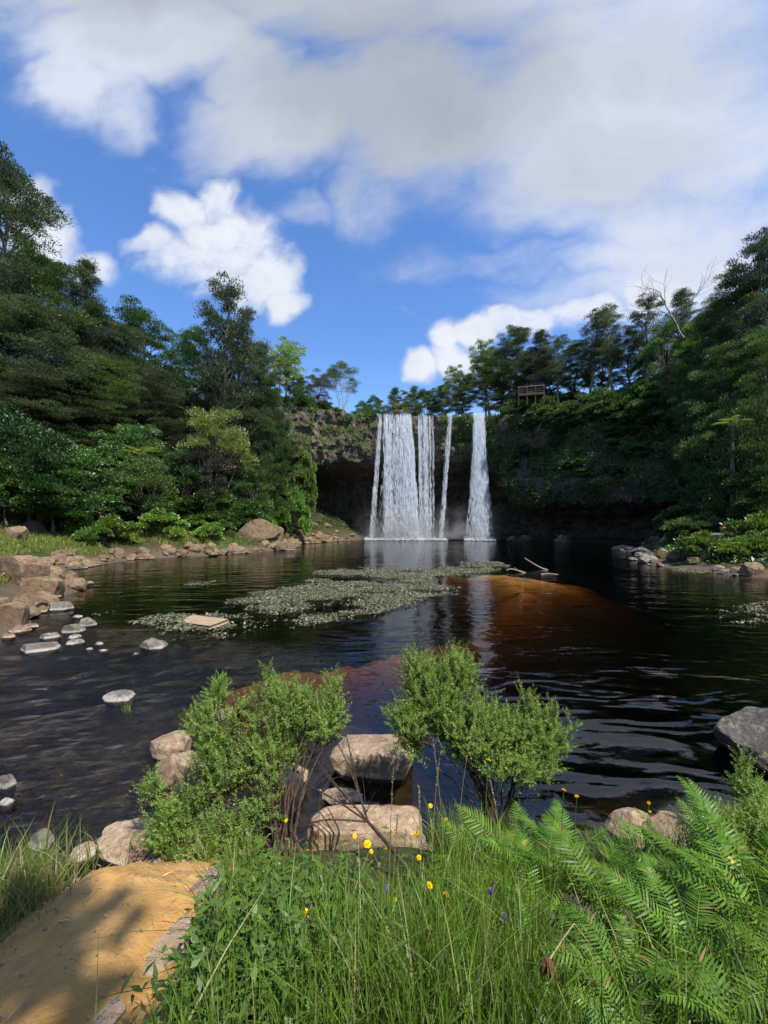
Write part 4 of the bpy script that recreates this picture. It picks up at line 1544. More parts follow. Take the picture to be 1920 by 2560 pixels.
def rock_mesh(name, seed, sub=4, cuts=14, dim=(1, .8, .6), rough=.05, block=False):
    r = np.random.default_rng(seed)
    bm = bmesh.new()
    bmesh.ops.create_icosphere(bm, subdivisions=sub, radius=1)
    V = np.array([v.co[:] for v in bm.verts])
    for c in range(cuts):
        nn = nrm(r.normal(size=3))
        dd = r.uniform(.62, .92)
        if block and c < 12:
            nn = nrm(np.eye(3)[c % 3] * (1 if c % 6 < 3 else -1) + r.normal(size=3) * .16)
            dd = r.uniform(.52, .66)
        ex = np.maximum(V @ nn - dd, 0)
        V = V - ex[:, None] * nn * (.70 if block else .90)
    V = V * (1 + rough * 1.6 * fbm(V * 1.6 + seed, seed, 3)[:, None] + rough * fbm(V * 5 + seed, seed + 3, 3)[:, None])
    V = V / np.abs(V).max(0) * np.array(dim)
    for v, c in zip(bm.verts, V):
        v.co = c
    me = bpy.data.meshes.new(name)
    bm.to_mesh(me)
    bm.free()
    return me


RM = [rock_mesh('rock', 100 + i, 4, 10 + 2 * i, (1, .82, .62), .05) for i in range(7)]
RMB = [rock_mesh('boulder', 200 + i, 5, 9 + 2 * i, (1, .85, .7), .045) for i in range(5)] + [rock_mesh('boulder', 230 + i, 5, 16, (1, .85, .7), .04, True) for i in range(4)]
_rock_mats = {}


def rock(x, y, z, sx, sy, sz, label, group=None, mat='rock', big=False, name='rock', rz=None, tilt=.2, cat='rock', idx=None):
    ms = RMB if big else RM
    i = random.randrange(len(ms)) if idx is None else idx
    key = (big, i, mat)
    if key not in _rock_mats:
        me = ms[i].copy()
        me.materials.append(M[mat])
        me.polygons.foreach_set('use_smooth', np.zeros(len(me.polygons), bool))
        _rock_mats[key] = me
    o = bpy.data.objects.new(name, _rock_mats[key])
    COL.objects.link(o)
    o.location = (x, y, z)
    o.scale = (sx, sy, sz / (.7 if big else .62))
    o.rotation_euler = (random.uniform(-tilt, tilt), random.uniform(-tilt, tilt), random.uniform(0, 6.28) if rz is None else rz)
    tag(o, label, cat, group)
    return o


def rock_px(xd, yd, wd, hd, label, group=None, z=None, mat='rock', big=False, name='rock', rz=None, tilt=.12, sink=.3, deep=.8, idx=None):
    """a rock whose foot shows at (xd, yd), wd x hd across in the photograph, standing in the water or on the ground"""
    if z is None:
        Ys = np.geomspace(1.5, 95, 500)
        ray = np.array([at(xd, yd, Y)[:] for Y in Ys])
        hit = np.nonzero(ray[:, 2] <= np.maximum(terrain(ray[:, 0], ray[:, 1]), 0))[0]
        p = Vector(ray[hit[0]]) if len(hit) else onz(xd, yd, 0)
        z = max(gz(p.x, p.y), 0.0)
    else:
        p = onz(xd, yd, z)
    k = p.y / FPX * 1.1573
    w, h = wd * k / 2, hd * k
    return rock(p.x, p.y + w * deep * .8, z + h * (.5 - sink), w, w * deep, h * (.5 + sink), label, group, mat, big, name, rz if rz is not None else random.uniform(-.3, .3), tilt, 'boulder' if name == 'boulder' else 'rock', idx)


# stones in the stream and along its left side
for a in [
    (65, 1416, 88, 20, 'long flat grey stone in the stream at the left'),
    (148, 1398, 42, 14, 'small low stone between the long flat stone and the pale ones in the stream'),
    (98, 1385, 42, 16, 'flat stone just above the long flat stone in the stream'),
    (145, 1372, 46, 24, 'rounded brown stone in the middle of the stream stones'),
    (176, 1358, 40, 22, 'smooth pale grey stone standing highest in the stream stones'),
    (162, 1338, 22, 10, 'tiny stone breaking the water behind the smooth pale stone'),
    (152, 1384, 30, 12, 'little flat stone in front of the rounded brown stone'),
    (320, 1408, 64, 26, 'lone grey stone in the water right of the other stream stones'),
    (290, 1418, 18, 6, 'tiny stone just left of the lone grey stone'),
    (210, 1398, 18, 12, 'tiny dark stone left of the lone grey stone'),
    (190, 1409, 16, 9, 'small pale pebble in a short row in the stream'),
    (218, 1412, 22, 9, 'second pale pebble in the short row in the stream'),
    (116, 1322, 58, 20, 'grey stone at the edge of the water below the stone spit'),
    (244, 1524, 80, 20, 'low pinkish grey stone with a tuft of grass in the rapids'),
    (4, 1715, 34, 42, 'grey stone cut by the left edge beside the rapids'),
    (2, 1752, 34, 24, 'lower pale stone cut by the left edge beside the rapids'),
    (75, 1850, 60, 44, 'pale upright stone behind the grass clump at the lower left'),
]:
    rock_px(*a, 'stones in the stream', z=0.0, mat='rock_grey', deep=.9, sink=.42)
# the bigger rocks of the left shore
for a in [
    (18, 1262, 110, 74, 'cracked brown outcrop at the left edge of the left shore', True, 7),
    (75, 1290, 90, 46, 'rough brown boulder beside the cracked outcrop', True, 8),
    (15, 1350, 64, 50, 'smooth tan boulder low at the left edge', True),
    (35, 1322, 90, 40, 'tan boulder resting above the smooth one at the left edge', True),
    (85, 1315, 60, 30, 'brown rock beside the tan boulders', True),
    (75, 1328, 46, 20, 'grey flat rock in front of the tan boulders', False),
    (30, 1372, 50, 18, 'flat rock at the water below the smooth tan boulder', False),
    (10, 1385, 36, 16, 'low rock at the left edge next to the water', False),
    (55, 1362, 40, 16, 'flat grey rock at the tip below the tan boulder', False),
    (150, 1272, 70, 22, 'low rock heap at the root of the stone spit', False),
    (180, 1266, 34, 12, 'flat stone at the tip of the stone spit', False),
    (145, 1218, 40, 16, 'flat pale slab by the water under the grassy left bank', False),
    (20, 1165, 60, 40, 'dark brown rock in the grass at the left edge', True),
    (15, 1125, 70, 34, 'brown rock ledge under the scrub at the left edge', True),
    (60, 1150, 50, 30, 'brown rock leaning in the grass near the left edge', True),
    (545, 1172, 130, 58, 'largest brown block of rock on the left shore, grass on its top', True, 2),
    (585, 1172, 60, 40, 'brown rock against the largest block', True),
    (612, 1190, 54, 26, 'low brown rock standing out into the pool past the largest block', True),
    (303, 1205, 40, 26, 'brown pointed rock at the water in the middle of the left shore', False),
    (425, 1196, 36, 22, 'brown rock at the water right of the pointed one', False),
    (350, 1196, 44, 24, 'square brown rock in the shore line below the largest bright bush', False),
    (252, 1206, 36, 26, 'brown shore rock left of the pointed one', False),
    (500, 1190, 40, 18, 'brown rock at the water below the largest block', False),
]:
    rock_px(a[0], a[1], a[2] * .86, a[3] * .86, a[4], 'larger rocks of the left shore', mat='rock', big=a[5], idx=a[6] if len(a) > 6 else None)
# loose rocks all along the left shore and the scree by the cave
cnt = 0
while cnt < 135:
    t = random.random()
    pts = SHORE[28:39]
    i = random.randrange(len(pts) - 1)
    a, b = pts[i], pts[i + 1]
    L = math.hypot(a[0] - b[0], a[1] - b[1])
    if random.random() > L / 16:
        continue
    x, y = a[0] + (b[0] - a[0]) * t, a[1] + (b[1] - a[1]) * t
    nx, ny = (b[1] - a[1]) / L, -(b[0] - a[0]) / L
    off = random.gauss(.5, .8)
    x, y = x - nx * off * -1, y - ny * off * -1
    d = float(shore_d(np.array([x]), np.array([y]))[0])
    if d < -.6 or d > 2.6 or x < -1.02 * y or y < 11:
        continue
    s = random.uniform(.2, .55) * (1 + .012 * y)
    rock(x, y, max(gz(x, y), 0) + s * .12, s, s * .8, s * random.uniform(.5, .75), 'loose brown rock in the line of stones along the left shore', 'loose rocks of the left shore')
    cnt += 1
cnt = 0
while cnt < 66:
    x, y = random.uniform(-21, -4), random.uniform(56, 76)
    d = float(shore_d(np.array([x]), np.array([y]))[0])
    if d < -.4 or d > 7 + 2 * (x < -12) or random.random() < d / 11:
        continue
    s = random.uniform(.35, .95)
    rock(x, y, gz(x, y) + s * .1, s, s * .8, s * random.uniform(.5, .8), 'loose brown rock on the scree slope below the cave', 'rocks of the scree by the cave')
    cnt += 1
# dark wet rocks under the falls and at the foot of the right cliff
for k in range(10):
    x = random.choice([random.uniform(-4, 18), random.uniform(20, 36)])
    y = 82.5 if x < 19 else 76 - (x - 20) * .95 + random.uniform(0, 5)
    if x < 19:
        y = random.uniform(79, 83)
    s = random.uniform(.6, 1.6)
    rock(x, y, random.uniform(0, .4), s, s * .8, s * .7, 'dark wet rock in the shadow under the cliff', 'dark rocks under the cliff', 'cliff')
# the right shore
for a in [(1350, 1188, 44, 10, 'flat grey stone farthest out from the right shore'), (1392, 1194, 40, 12, 'flat grey stone second from the tip of the right shore'),
          (1408, 1216, 52, 14, 'long low grey stone lying in the water off the right shore'), (1440, 1205, 40, 22, 'brown rock among the stones of the right shore'),
          (1470, 1212, 44, 26, 'tan rock in front of the bright bushes of the right shore'), (1456, 1182, 50, 30, 'dark rock at the back of the right shore'),
          (1500, 1170, 44, 30, 'grey rock left of the person in red'), (1430, 1178, 40, 24, 'dark grey rock below the right cliff'),
          (1505, 1220, 34, 16, 'small brown rock at the water in front of the right bushes'), (1560, 1234, 30, 12, 'pale stone at the water below the right bushes'),
          (1600, 1240, 30, 14, 'dark stone at the water below the largest right bush'), (1640, 1246, 46, 34, 'dark boulder at the right edge below the bushes'),
          ]:
    rock_px(*a, 'larger rocks of the right shore', mat='rock_grey' if 'grey' in a[4] or 'pale' in a[4] else 'rock')
cnt = 0
while cnt < 46:
    x, y = random.uniform(19, 34), random.uniform(21.5, 48)
    d = float(shore_d(np.array([x]), np.array([y]))[0])
    if d < -.5 or d > 2.5 or x > .98 * y:
        continue
    s = random.uniform(.18, .55)
    rock(x, y, max(gz(x, y), 0) + s * .1, s, s * .8, s * random.uniform(.45, .7), 'loose grey brown stone along the edge of the right shore', 'loose stones of the right shore', random.choice(['rock', 'rock_grey']))
    cnt += 1
# boulders of the near bank
for a in [
    (805, 1690, 190, 66, 0.0, 'squarish tan boulder in the water between the two leafy bushes', .62, 5),
    (735, 1748, 96, 34, 0.0, 'thin grey slab in the water in front of the squarish tan boulder', .5, 1),
    (790, 1880, 310, 84, 0.10, 'wide pale tan boulder on the bank below the bare stems', .42, 6),
    (585, 1770, 140, 80, 0.0, 'tan boulder showing through the left bush beside the water', .9, 7),
    (352, 1650, 90, 60, 0.0, 'rounded grey boulder at the far left of the left bush', .9, 1),
    (370, 1745, 130, 110, 0.0, 'large brown boulder behind the left bush at the edge of the rapids', .8, 4),
    (470, 1600, 90, 60, 0.0, 'pale boulder hidden behind the top of the left bush', .8, 0),
    (425, 1835, 120, 60, 0.0, 'grey boulder under the lower leaves of the left bush', .8, 2),
    (268, 1872, 190, 56, 0.05, 'long flat tan rock between the clay path and the rapids', .6, 3),
    (168, 1874, 64, 36, 0.0, 'small rounded rock at the water left of the long flat one', .8, 0),
    (330, 1858, 150, 46, 0.1, 'broad flat tan slab lying between the path and the left bush', .6, 6),
    (425, 1862, 120, 56, 0.15, 'tan slab wedged under the leaves of the left bush', .6, 5),
    (346, 1880, 76, 34, 0.15, 'small tan block at the top of the clay path', .7, 1),
    (440, 1885, 110, 56, 0.2, 'flat tan rock under the left bush beside the path', .8, 4),
    (1395, 1838, 130, 60, 0.05, 'tan boulder behind the ferns at the water', .8, 2),
    (1490, 1860, 150, 60, 0.1, 'brown boulder behind the ferns at the right', .8, 3),
    (1728, 1682, 210, 118, 0.0, 'big grey and brown boulder in the water at the right edge', .8, 3),
]:
    rock_px(a[0], a[1], a[2], a[3], a[5], 'boulders of the near bank', a[4], 'rock_dark' if a[0] > 1600 else 'rock_near', True, 'boulder', None, .08, .25, a[6], a[7])
# the broken ledge of tan stone between the path and the wide pale boulder
for (x, y, z, sx, sy, sz, rz, i, lab) in [(-1.62, 2.98, .20, .34, .22, .20, .2, 6, 'tan ledge stone at the head of the clay path'), (-1.22, 2.78, .34, .26, .20, .16, -.3, 5, 'flat tan ledge stone right of the head of the path'),
                                          (-.88, 3.02, .22, .28, .22, .20, .5, 7, 'tan ledge stone at the foot of the left bush'), (-.55, 2.78, .36, .24, .17, .18, -.1, 8, 'small tan ledge stone left of the wide pale boulder'),
                                          (.38, 2.98, .25, .26, .22, .20, .4, 7, 'tan ledge stone right of the wide pale boulder'), (-.12, 2.62, .42, .30, .14, .14, .1, 6, 'low tan ledge stone in front of the wide pale boulder')]:
    rock(x, y, z, sx, sy, sz, lab, 'ledge stones of the near bank', 'rock_near', True, 'boulder', rz, .10, 'boulder', i)
# slabs let into the edge of the path
for (x, y, sx, sy, rz, lab) in [(-1.03, 1.78, .09, .26, -.30, 'long pale slab set along the right edge of the clay path'), (-1.02, 2.22, .11, .20, -.2, 'pale slab at the right edge of the path near the top'),
                                (-1.06, 1.48, .05, .08, -.3, 'small flat chip of stone below the long pale slab')]:
    rock(x, y, gz(x, y) + .0, sx, sy, .04, lab, 'slabs beside the path', 'rock_near', True, 'slab', rz, .05, 'slab', 1)

# ------------------------------------------------------------------ things lying in the pool


def plank():
    p = onz(436, 1345, .05)
    bm = bmesh.new()
    r = np.random.default_rng(3)
    A = Acc()
    L, W, H = 1.75, .62, .10
    nx, ny = 40, 10
    u, v = np.meshgrid(np.linspace(-.5, .5, nx), np.linspace(-.5, .5, ny), indexing='ij')
    top = np.stack([u * L + .05 * fbm(np.stack([u * 0, v * 9, u * 0 + (u > 0)], -1), 3, 2) * (np.abs(u) > .47), v * W * (1 + .05 * fbm(np.stack([u * 4, v * 0, u * 0], -1), 5, 2)), H / 2 + .012 * fbm(np.stack([u * 3, v * 22, u * 0], -1), 7, 3)], -1)
    botm = top.copy()
    botm[..., 2] = -H / 2
    idx = np.arange(nx * ny).reshape(nx, ny)
    q = np.stack([idx[:-1, :-1], idx[1:, :-1], idx[1:, 1:], idx[:-1, 1:]], -1).reshape(-1, 4)
    n0 = nx * ny
    ring = np.concatenate([idx[:-1, 0], idx[-1, :-1], idx[:0:-1, -1], idx[0, :0:-1]])
    sd = np.stack([ring, ring + n0, np.roll(ring, -1) + n0, np.roll(ring, -1)], -1)[:, ::-1]
    me = mesh_np('plank', np.concatenate([top.reshape(-1, 3), botm.reshape(-1, 3)]), np.concatenate([q, q[:, ::-1] + n0, sd]))
    o = obj('plank', me, M['wood'])
    o.location = (p.x, p.y, .075)
    o.rotation_euler = (R(7), R(-3), R(-32))
    tag(o, 'broad weathered tan board floating by the white flecked weed', 'board')
    bm.free()


plank()


def sticks():
    def branch(pts, rad, label, twigs=()):
        A = Acc()
        P = smooth_path(pts, 2)
        base = P[0].copy()
        A.tube(P - base, np.linspace(rad, rad * .45, len(P)), 7)
        for a, b, rr in twigs:
            A.tube(np.array([a, b]) - base, [rr, rr * .4], 5)
        o = A.build('driftwood', M['wood_grey'], None, True)
        o.location = base
        tag(o, label, 'driftwood', None)
    a, b = onz(1183, 1232, -.05), onz(1138, 1226, .0)
    branch([tuple(a), (a.x - .5, a.y + .1, .12), (b.x, b.y + .4, .62)], .075, 'pale bare branch slanting up out of the pool beyond the sand bar')
    c = onz(1118, 1237, .0)
    branch([(c.x + .5, c.y, -.05), (c.x + .1, c.y, .10), (c.x - .35, c.y + .3, .22), (c.x - .6, c.y + .3, .1)], .07, 'short dark stub of driftwood at the tip of the sand bar', [((c.x, c.y, .15), (c.x - .2, c.y, .34), .03)])
    e = onz(585, 1308, 0)
    branch([(e.x, e.y, -.3), (e.x + .02, e.y, .1), (e.x + .05, e.y, .24), (e.x + .16, e.y, .3)], .08, 'dark stump poking up through the floating weed')
    f = onz(1190, 1241, 0)
    branch([(f.x - .6, f.y, .0), (f.x - .1, f.y, .06), (f.x + .5, f.y + .1, -.02)], .05, 'thin dark stick lying in the water below the slanting branch')


sticks()


def water_weed():
    """the mats of floating pond weed with their small pale flowers"""
    r = np.random.default_rng(81)
    A, B = Acc(), Acc()
    # (xd, yd) outlines on the water
    mats = [[(270, 1350), (330, 1335), (420, 1318), (480, 1300), (560, 1283), (640, 1265), (680, 1238), (760, 1228), (850, 1228), (930, 1232), (1000, 1215), (1060, 1212), (1100, 1222),
             (1080, 1236), (1000, 1246), (960, 1256), (1010, 1275), (960, 1292), (880, 1310), (800, 1330), (700, 1350), (600, 1372), (500, 1380), (420, 1392), (330, 1380)],
            [(1515, 1330), (1580, 1308), (1665, 1298), (1670, 1345), (1600, 1350)],
            [(1435, 1232), (1500, 1228), (1580, 1236), (1520, 1241)], [(395, 1266), (470, 1256), (460, 1270)], [(200, 1330), (250, 1322), (240, 1335)]]
    for k, poly in enumerate(mats):
        W = [tuple(onz(a, b))[:2] for a, b in poly]
        xs, ys = [w[0] for w in W], [w[1] for w in W]
        area = (max(xs) - min(xs)) * (max(ys) - min(ys))
        n = int(area * 420)
        x, y = r.uniform(min(xs), max(xs), n), r.uniform(min(ys), max(ys), n)
        e = seg_dist(x, y, W, True) * np.where(inside(x, y, W), 1, -1) + .6 * fbm2(x, y, .9, 83, 3)
        hole = fbm2(x, y * 1.5, .55, 85, 4) + .25 * fbm2(x, y, 3.0, 87, 2)
        kk = (e > 0) & (1.9 * hole + .38 * np.clip(e, 0, 1) + (.10 if k == 0 else .2) > r.random(n) * .75)
        x, y = x[kk], y[kk]
        n = len(x)
        isf = r.random(n) < .36
        for acc, sel, lo, hi, lift in ((A, ~isf, .05, .13, .03), (B, isf, .022, .046, .035)):
            m = int(sel.sum())
            p = np.stack([x[sel], y[sel], lift + r.random(m) * .035], -1)
            az = r.uniform(0, 6.28, m)
            D = np.stack([np.cos(az), np.sin(az), r.uniform(-.05, .6, m)], -1)
            acc.leaves(p, D, nrm(np.stack([r.normal(size=m) * .4, r.normal(size=m) * .4 - .3, np.ones(m)], -1)), r.uniform(lo, hi, m), r.uniform(lo, hi, m) * .75, r.random(m))
    o = A.build('water_weed', leaf_mat('pond_weed', (.045, .055, .026), (.15, .155, .085), .15, .04, vary=.05))
    tag(o, 'floating mats of dull green pond weed', 'water weed', None, 'stuff')
    o = B.build('weed_flowers', leaf_mat('pond_flower', (.40, .38, .24), (.64, .60, .42), .2, .03, vary=.05))
    tag(o, 'countless tiny cream flowers on the floating weed', 'water flowers', None, 'stuff')


water_weed()


# ------------------------------------------------------------------ the lookout and the person
def box_into(bm, c, s, rz=0.0):
    r = bmesh.ops.create_cube(bm, size=1)
    bmesh.ops.bevel(bm, geom=list({e for v in r['verts'] for e in v.link_edges}), offset=.0, segments=1, affect='EDGES') if False else None
    for v in r['verts']:
        v.co = Vector((v.co.x * s[0], v.co.y * s[1], v.co.z * s[2]))
        v.co.rotate(Matrix.Rotation(rz, 3, 'Z'))
        v.co += Vector(c)


def part_box(name, boxes, mat, parent):
    bm = bmesh.new()
    for b in boxes:
        box_into(bm, *b)
    bmesh.ops.bevel(bm, geom=bm.edges[:], offset=.012, segments=1, affect='EDGES')
    me = bpy.data.meshes.new(name)
    bm.to_mesh(me)
    bm.free()
    return obj(name, me, mat, parent)


def lookout():
    Y = 68.5
    p = at(1147, 851, Y)
    root = empty('lookout_platform', (p.x, Y, p.z))
    root.rotation_euler = (0, 0, R(-14))
    tag(root, 'dark wooden lookout platform with railings on the right ridge', 'lookout')
    part_box('deck', [((0, 1.2, 0), (4.4, 3.2, .16)), ((0, -.42, -.2), (4.4, .09, .26))], M['deck_wood'], root)
    for x in (-2.1, -.7, .7, 2.1):
        part_box('post', [((x, -.33, -.4), (.16, .16, 3.2))], M['deck_wood'], root)
    part_box('top_rail', [((0, -.33, 1.26), (4.5, .16, .09))], M['wood_grey'], root)
    part_box('rail', [((0, -.25, .75), (4.4, .05, .10))], M['deck_wood'], root)
    part_box('rail', [((0, -.25, .38), (4.4, .05, .10))], M['deck_wood'], root)
    part_box('side_rail', [((-2.1, 1.2, 1.24), (.12, 3.0, .09)), ((-2.1, 1.2, .7), (.05, 3.0, .09))], M['deck_wood'], root)
    part_box('side_rail', [((2.1, 1.2, 1.24), (.12, 3.0, .09)), ((2.1, 1.2, .7), (.05, 3.0, .09))], M['deck_wood'], root)


lookout()


def skin_body(name, verts, edges, radii, mat, parent, sub=2):
    me = bpy.data.meshes.new(name)
    me.from_pydata(verts, edges, [])
    o = obj(name, me, mat, parent)
    md = o.modifiers.new('skin', 'SKIN')
    for i, rr in enumerate(radii):
        me.skin_vertices[0].data[i].radius = (rr, rr)
    me.skin_vertices[0].data[0].use_root = True
    s = o.modifiers.new('sub', 'SUBSURF')
    s.levels = s.render_levels = sub
    return o


def person():
    Y = 35.0
    p = at(1563, 1160, Y)
    z = p.z + .36
    g0 = gz(p.x, Y + .2)
    rock(p.x + .1, Y + .25, (g0 + z + .02) / 2 - .1, 1.3, .8, (z - g0) / 2 + .18, 'grey ledge of rock on which the person in red sits', None, 'rock_grey', True, 'rock', .2, .04, 'rock', 6)
    root = empty('person', (p.x, Y, z))
    root.rotation_euler = (0, 0, R(25))
    tag(root, 'person in a red top sitting on the grey rocks of the right shore', 'person')
    skin = solid_mat('skin', (.42, .25, .18), (.50, .31, .22), 10, .6, 0)
    red = solid_mat('red_cloth', (.55, .035, .03), (.66, .06, .05), 8, .8, .1)
    dark = solid_mat('dark_cloth', (.02, .022, .03), (.045, .045, .06), 8, .85, .1)
    hair = solid_mat('hair', (.02, .014, .01), (.05, .03, .02), 20, .7, 0)
    v = [(0, 0, .10), (0, .02, .28), (0, -.02, .46), (0, -.06, .56), (0, -.09, .64), (0, -.11, .76), (0, -.10, .84),
         (.17, -.02, .50), (.23, -.10, .28), (.13, -.32, .24), (.08, -.40, .24), (-.17, -.02, .50), (-.23, -.10, .28), (-.12, -.32, .26), (-.07, -.40, .25),
         (.10, -.02, .08), (.14, -.40, .30), (.13, -.44, -.12), (.13, -.60, -.14), (-.10, -.02, .08), (-.14, -.40, .30), (-.13, -.44, -.12), (-.13, -.60, -.14)]
    e = [(0, 1), (1, 2), (2, 3), (3, 4), (4, 5), (5, 6), (2, 7), (7, 8), (8, 9), (9, 10), (2, 11), (11, 12), (12, 13), (13, 14), (0, 15), (15, 16), (16, 17), (17, 18), (0, 19), (19, 20), (20, 21), (21, 22)]
    rad = [.14, .14, .13, .06, .075, .10, .06, .06, .048, .038, .03, .06, .048, .038, .03, .10, .075, .05, .035, .10, .075, .05, .035]
    skin_body('body', v, e, rad, skin, root)
    skin_body('top', [(0, 0, .10), (0, .02, .28), (0, -.02, .46), (0, -.05, .53), (.18, -.02, .50), (.24, -.10, .29), (.16, -.28, .245), (-.18, -.02, .50), (-.24, -.10, .29), (-.15, -.28, .265)],
              [(0, 1), (1, 2), (2, 3), (2, 4), (4, 5), (5, 6), (2, 7), (7, 8), (8, 9)], [.165, .165, .15, .075, .08, .068, .055, .08, .068, .055], red, root)
    skin_body('trousers', [(0, 0, .09), (.10, -.02, .08), (.14, -.40, .30), (.13, -.435, -.06), (-.10, -.02, .08), (-.14, -.40, .30), (-.13, -.435, -.06)],
              [(0, 1), (1, 2), (2, 3), (0, 4), (4, 5), (5, 6)], [.16, .115, .09, .065, .115, .09, .065], dark, root)
    skin_body('hair', [(0, -.07, .80), (0, -.06, .88), (0, -.03, .70)], [(0, 1), (0, 2)], [.105, .07, .075], hair, root)


person()
# ------------------------------------------------------------------ leafy bushes of the near bank
def manuka(name, label, root_at, ells, nshoot, nmain, lean, seed, leafL=.030, twig_out=0.0):
    """ells: (x, y, z, rx, ry, rz) masses of foliage in world metres; stems fan out from root_at"""
    r = np.random.default_rng(seed)
    root = empty(name, root_at)
    tag(root, label, 'bush')
    o = np.array(root_at)
    E = np.array(ells, float)
    vol = E[:, 3] * E[:, 4] * E[:, 5]
    k = r.choice(len(E), nshoot, p=vol / vol.sum())
    q = nrm(r.normal(size=(nshoot, 3)))
    q = q * (r.random(nshoot) ** .42)[:, None]
    C = E[k, :3] + q * E[k, 3:] - o
    # thin out along a coarse noise so that the crown breaks into tufts with gaps between
    keep = fbm(C * 3.9 + seed, seed, 3) > -.19
    C, q, k = C[keep], q[keep], k[keep]
    n = len(C)
    S, F = Acc(), Acc()
    mains = []
    pick = r.choice(n, nmain, replace=False)
    for i in pick:
        tip = C[i] * .88
        t = np.linspace(0, 1, 9)[:, None]
        c1 = np.array([tip[0] * .22 + lean[0], tip[1] * .25 + lean[1], max(tip[2], .35) * .62])
        P = (1 - t) ** 2 * r.normal(size=3) * .05 * np.array([1, 1, 0]) + 2 * (1 - t) * t * c1 + t ** 2 * tip
        P[1:-1] += r.normal(size=(7, 3)) * .014
        S.tube(P, np.linspace(r.uniform(.008, .016), .003, 9), 5)
        mains.append(P)
    MP = np.concatenate([m[3:] for m in mains])
    Dv = nrm(q * .75 + np.array([0, 0, .75]) + r.normal(size=(n, 3)) * .30)
    Ls = r.uniform(.09, .22, n) * np.where(r.random(n) < .12, 1.7, 1)
    base = C - Dv * Ls[:, None] * .6
    d2 = ((base[:, None] - MP[None]) ** 2).sum(-1)
    # twigs join on from lower down
    d2 = d2 + .25 * np.maximum(MP[None, :, 2] - base[:, None, 2] + .05, 0)
    j = d2.argmin(1)
    tt = np.linspace(0, 1, 4)
    for i in range(0, n):
        a, b = MP[j[i]], base[i]
        if i % 2 == 0:
            mid = (a + b) / 2 + r.normal(size=3) * .03
            P = np.array([a, mid, b, b + Dv[i] * Ls[i]])
            S.tube(P, [.0032, .0026, .002, .0008], 3)
    m = 30
    tq = np.tile(np.linspace(.02, 1.0, m), (n, 1)) + r.normal(size=(n, m)) * .01
    curve = r.normal(size=(n, 3)) * .10
    ax = Dv
    s1 = nrm(np.cross(ax, np.array([.31, .12, .2])))
    s2 = np.cross(ax, s1)
    ph = np.arange(m) * 2.4 + r.uniform(0, 6.28, n)[:, None]
    rad = np.cos(ph)[..., None] * s1[:, None] + np.sin(ph)[..., None] * s2[:, None]
    Pp = base[:, None] + ax[:, None] * (tq * Ls[:, None])[..., None] + curve[:, None] * (tq ** 2 * Ls[:, None])[..., None]
    Dl = nrm(ax[:, None] * (.45 + .6 * tq[..., None]) + rad * .9 + r.normal(size=(n, m, 3)) * .2)
    Nl = nrm(ax[:, None] * .8 - rad * .3 + r.normal(size=(n, m, 3)) * .35)
    LL = leafL * r.uniform(.65, 1.25, (n, m)) * (1.05 - .35 * tq)
    tone = np.clip(.42 + .28 * fbm(C * 2.6, seed + 5, 2)[:, None] + .22 * tq + r.normal(size=(n, m)) * .14, 0, 1)
    F.leaves(Pp.reshape(-1, 3), Dl.reshape(-1, 3), Nl.reshape(-1, 3), LL.ravel(), (LL * .28).ravel(), tone.ravel(), .45, .15)
    S.build('stems', M['twig'], root, True)
    F.build('foliage', M['manuka'], root)
    return root


def mass(xd, yd, Y, rx, ry, rz):
    p = at(xd, yd, Y)
    return (p.x, p.y, p.z, rx, ry, rz)


zr = gz(-.75, 2.85)
manuka('bush', 'loose leafy bush on the left, its thin stems leaning over the tan boulders', (-.75, 2.85, zr - .03),
       [mass(470, 1560, 3.6, .30, .30, .28), mass(590, 1520, 3.6, .38, .30, .24), mass(690, 1545, 3.5, .26, .25, .24), mass(480, 1655, 3.4, .34, .30, .26), mass(590, 1620, 3.4, .34, .3, .26),
        mass(400, 1740, 3.2, .24, .25, .22), mass(500, 1790, 3.0, .28, .25, .20), mass(350, 1790, 3.1, .17, .18, .16), mass(330, 1700, 3.3, .12, .14, .14), mass(580, 1470, 3.7, .13, .15, .16), mass(470, 1490, 3.6, .12, .14, .14),
        mass(720, 1485, 3.6, .11, .12, .16), mass(640, 1490, 3.65, .16, .14, .12), mass(590, 1720, 3.1, .22, .2, .16), mass(420, 1845, 2.8, .16, .15, .12), mass(530, 1850, 2.7, .16, .15, .10)], 3300, 26, (-.05, .2), 61)
zr = gz(.98, 3.15)
manuka('bush', 'dense bright green bush on the right, standing in front of the dark water', (1.0, 3.15, zr - .03),
       [mass(950, 1500, 3.7, .40, .36, .30), mass(900, 1450, 3.7, .17, .2, .24), mass(985, 1445, 3.75, .22, .22, .22), mass(880, 1560, 3.5, .22, .25, .22), mass(1010, 1570, 3.5, .40, .34, .26),
        mass(1110, 1570, 3.5, .30, .28, .22), mass(1180, 1590, 3.45, .20, .22, .20), mass(1140, 1525, 3.55, .12, .14, .18), mass(1190, 1545, 3.5, .10, .12, .14), mass(1235, 1570, 3.4, .07, .08, .17),
        mass(1100, 1640, 3.3, .32, .25, .14), mass(900, 1610, 3.4, .14, .18, .10), mass(1160, 1650, 3.25, .18, .18, .12)], 3400, 30, (-.06, .12), 62)
zr = gz(3.05, 3.3)
manuka('bush', 'small feathery bush cut by the right edge in front of the grey boulder', (3.1, 3.2, zr - .02),
       [mass(1625, 1690, 3.2, .14, .15, .18), mass(1650, 1740, 3.1, .16, .15, .14), mass(1610, 1650, 3.2, .07, .08, .10)], 380, 8, (0, .05), 63)
zr = gz(2.9, 2.9)
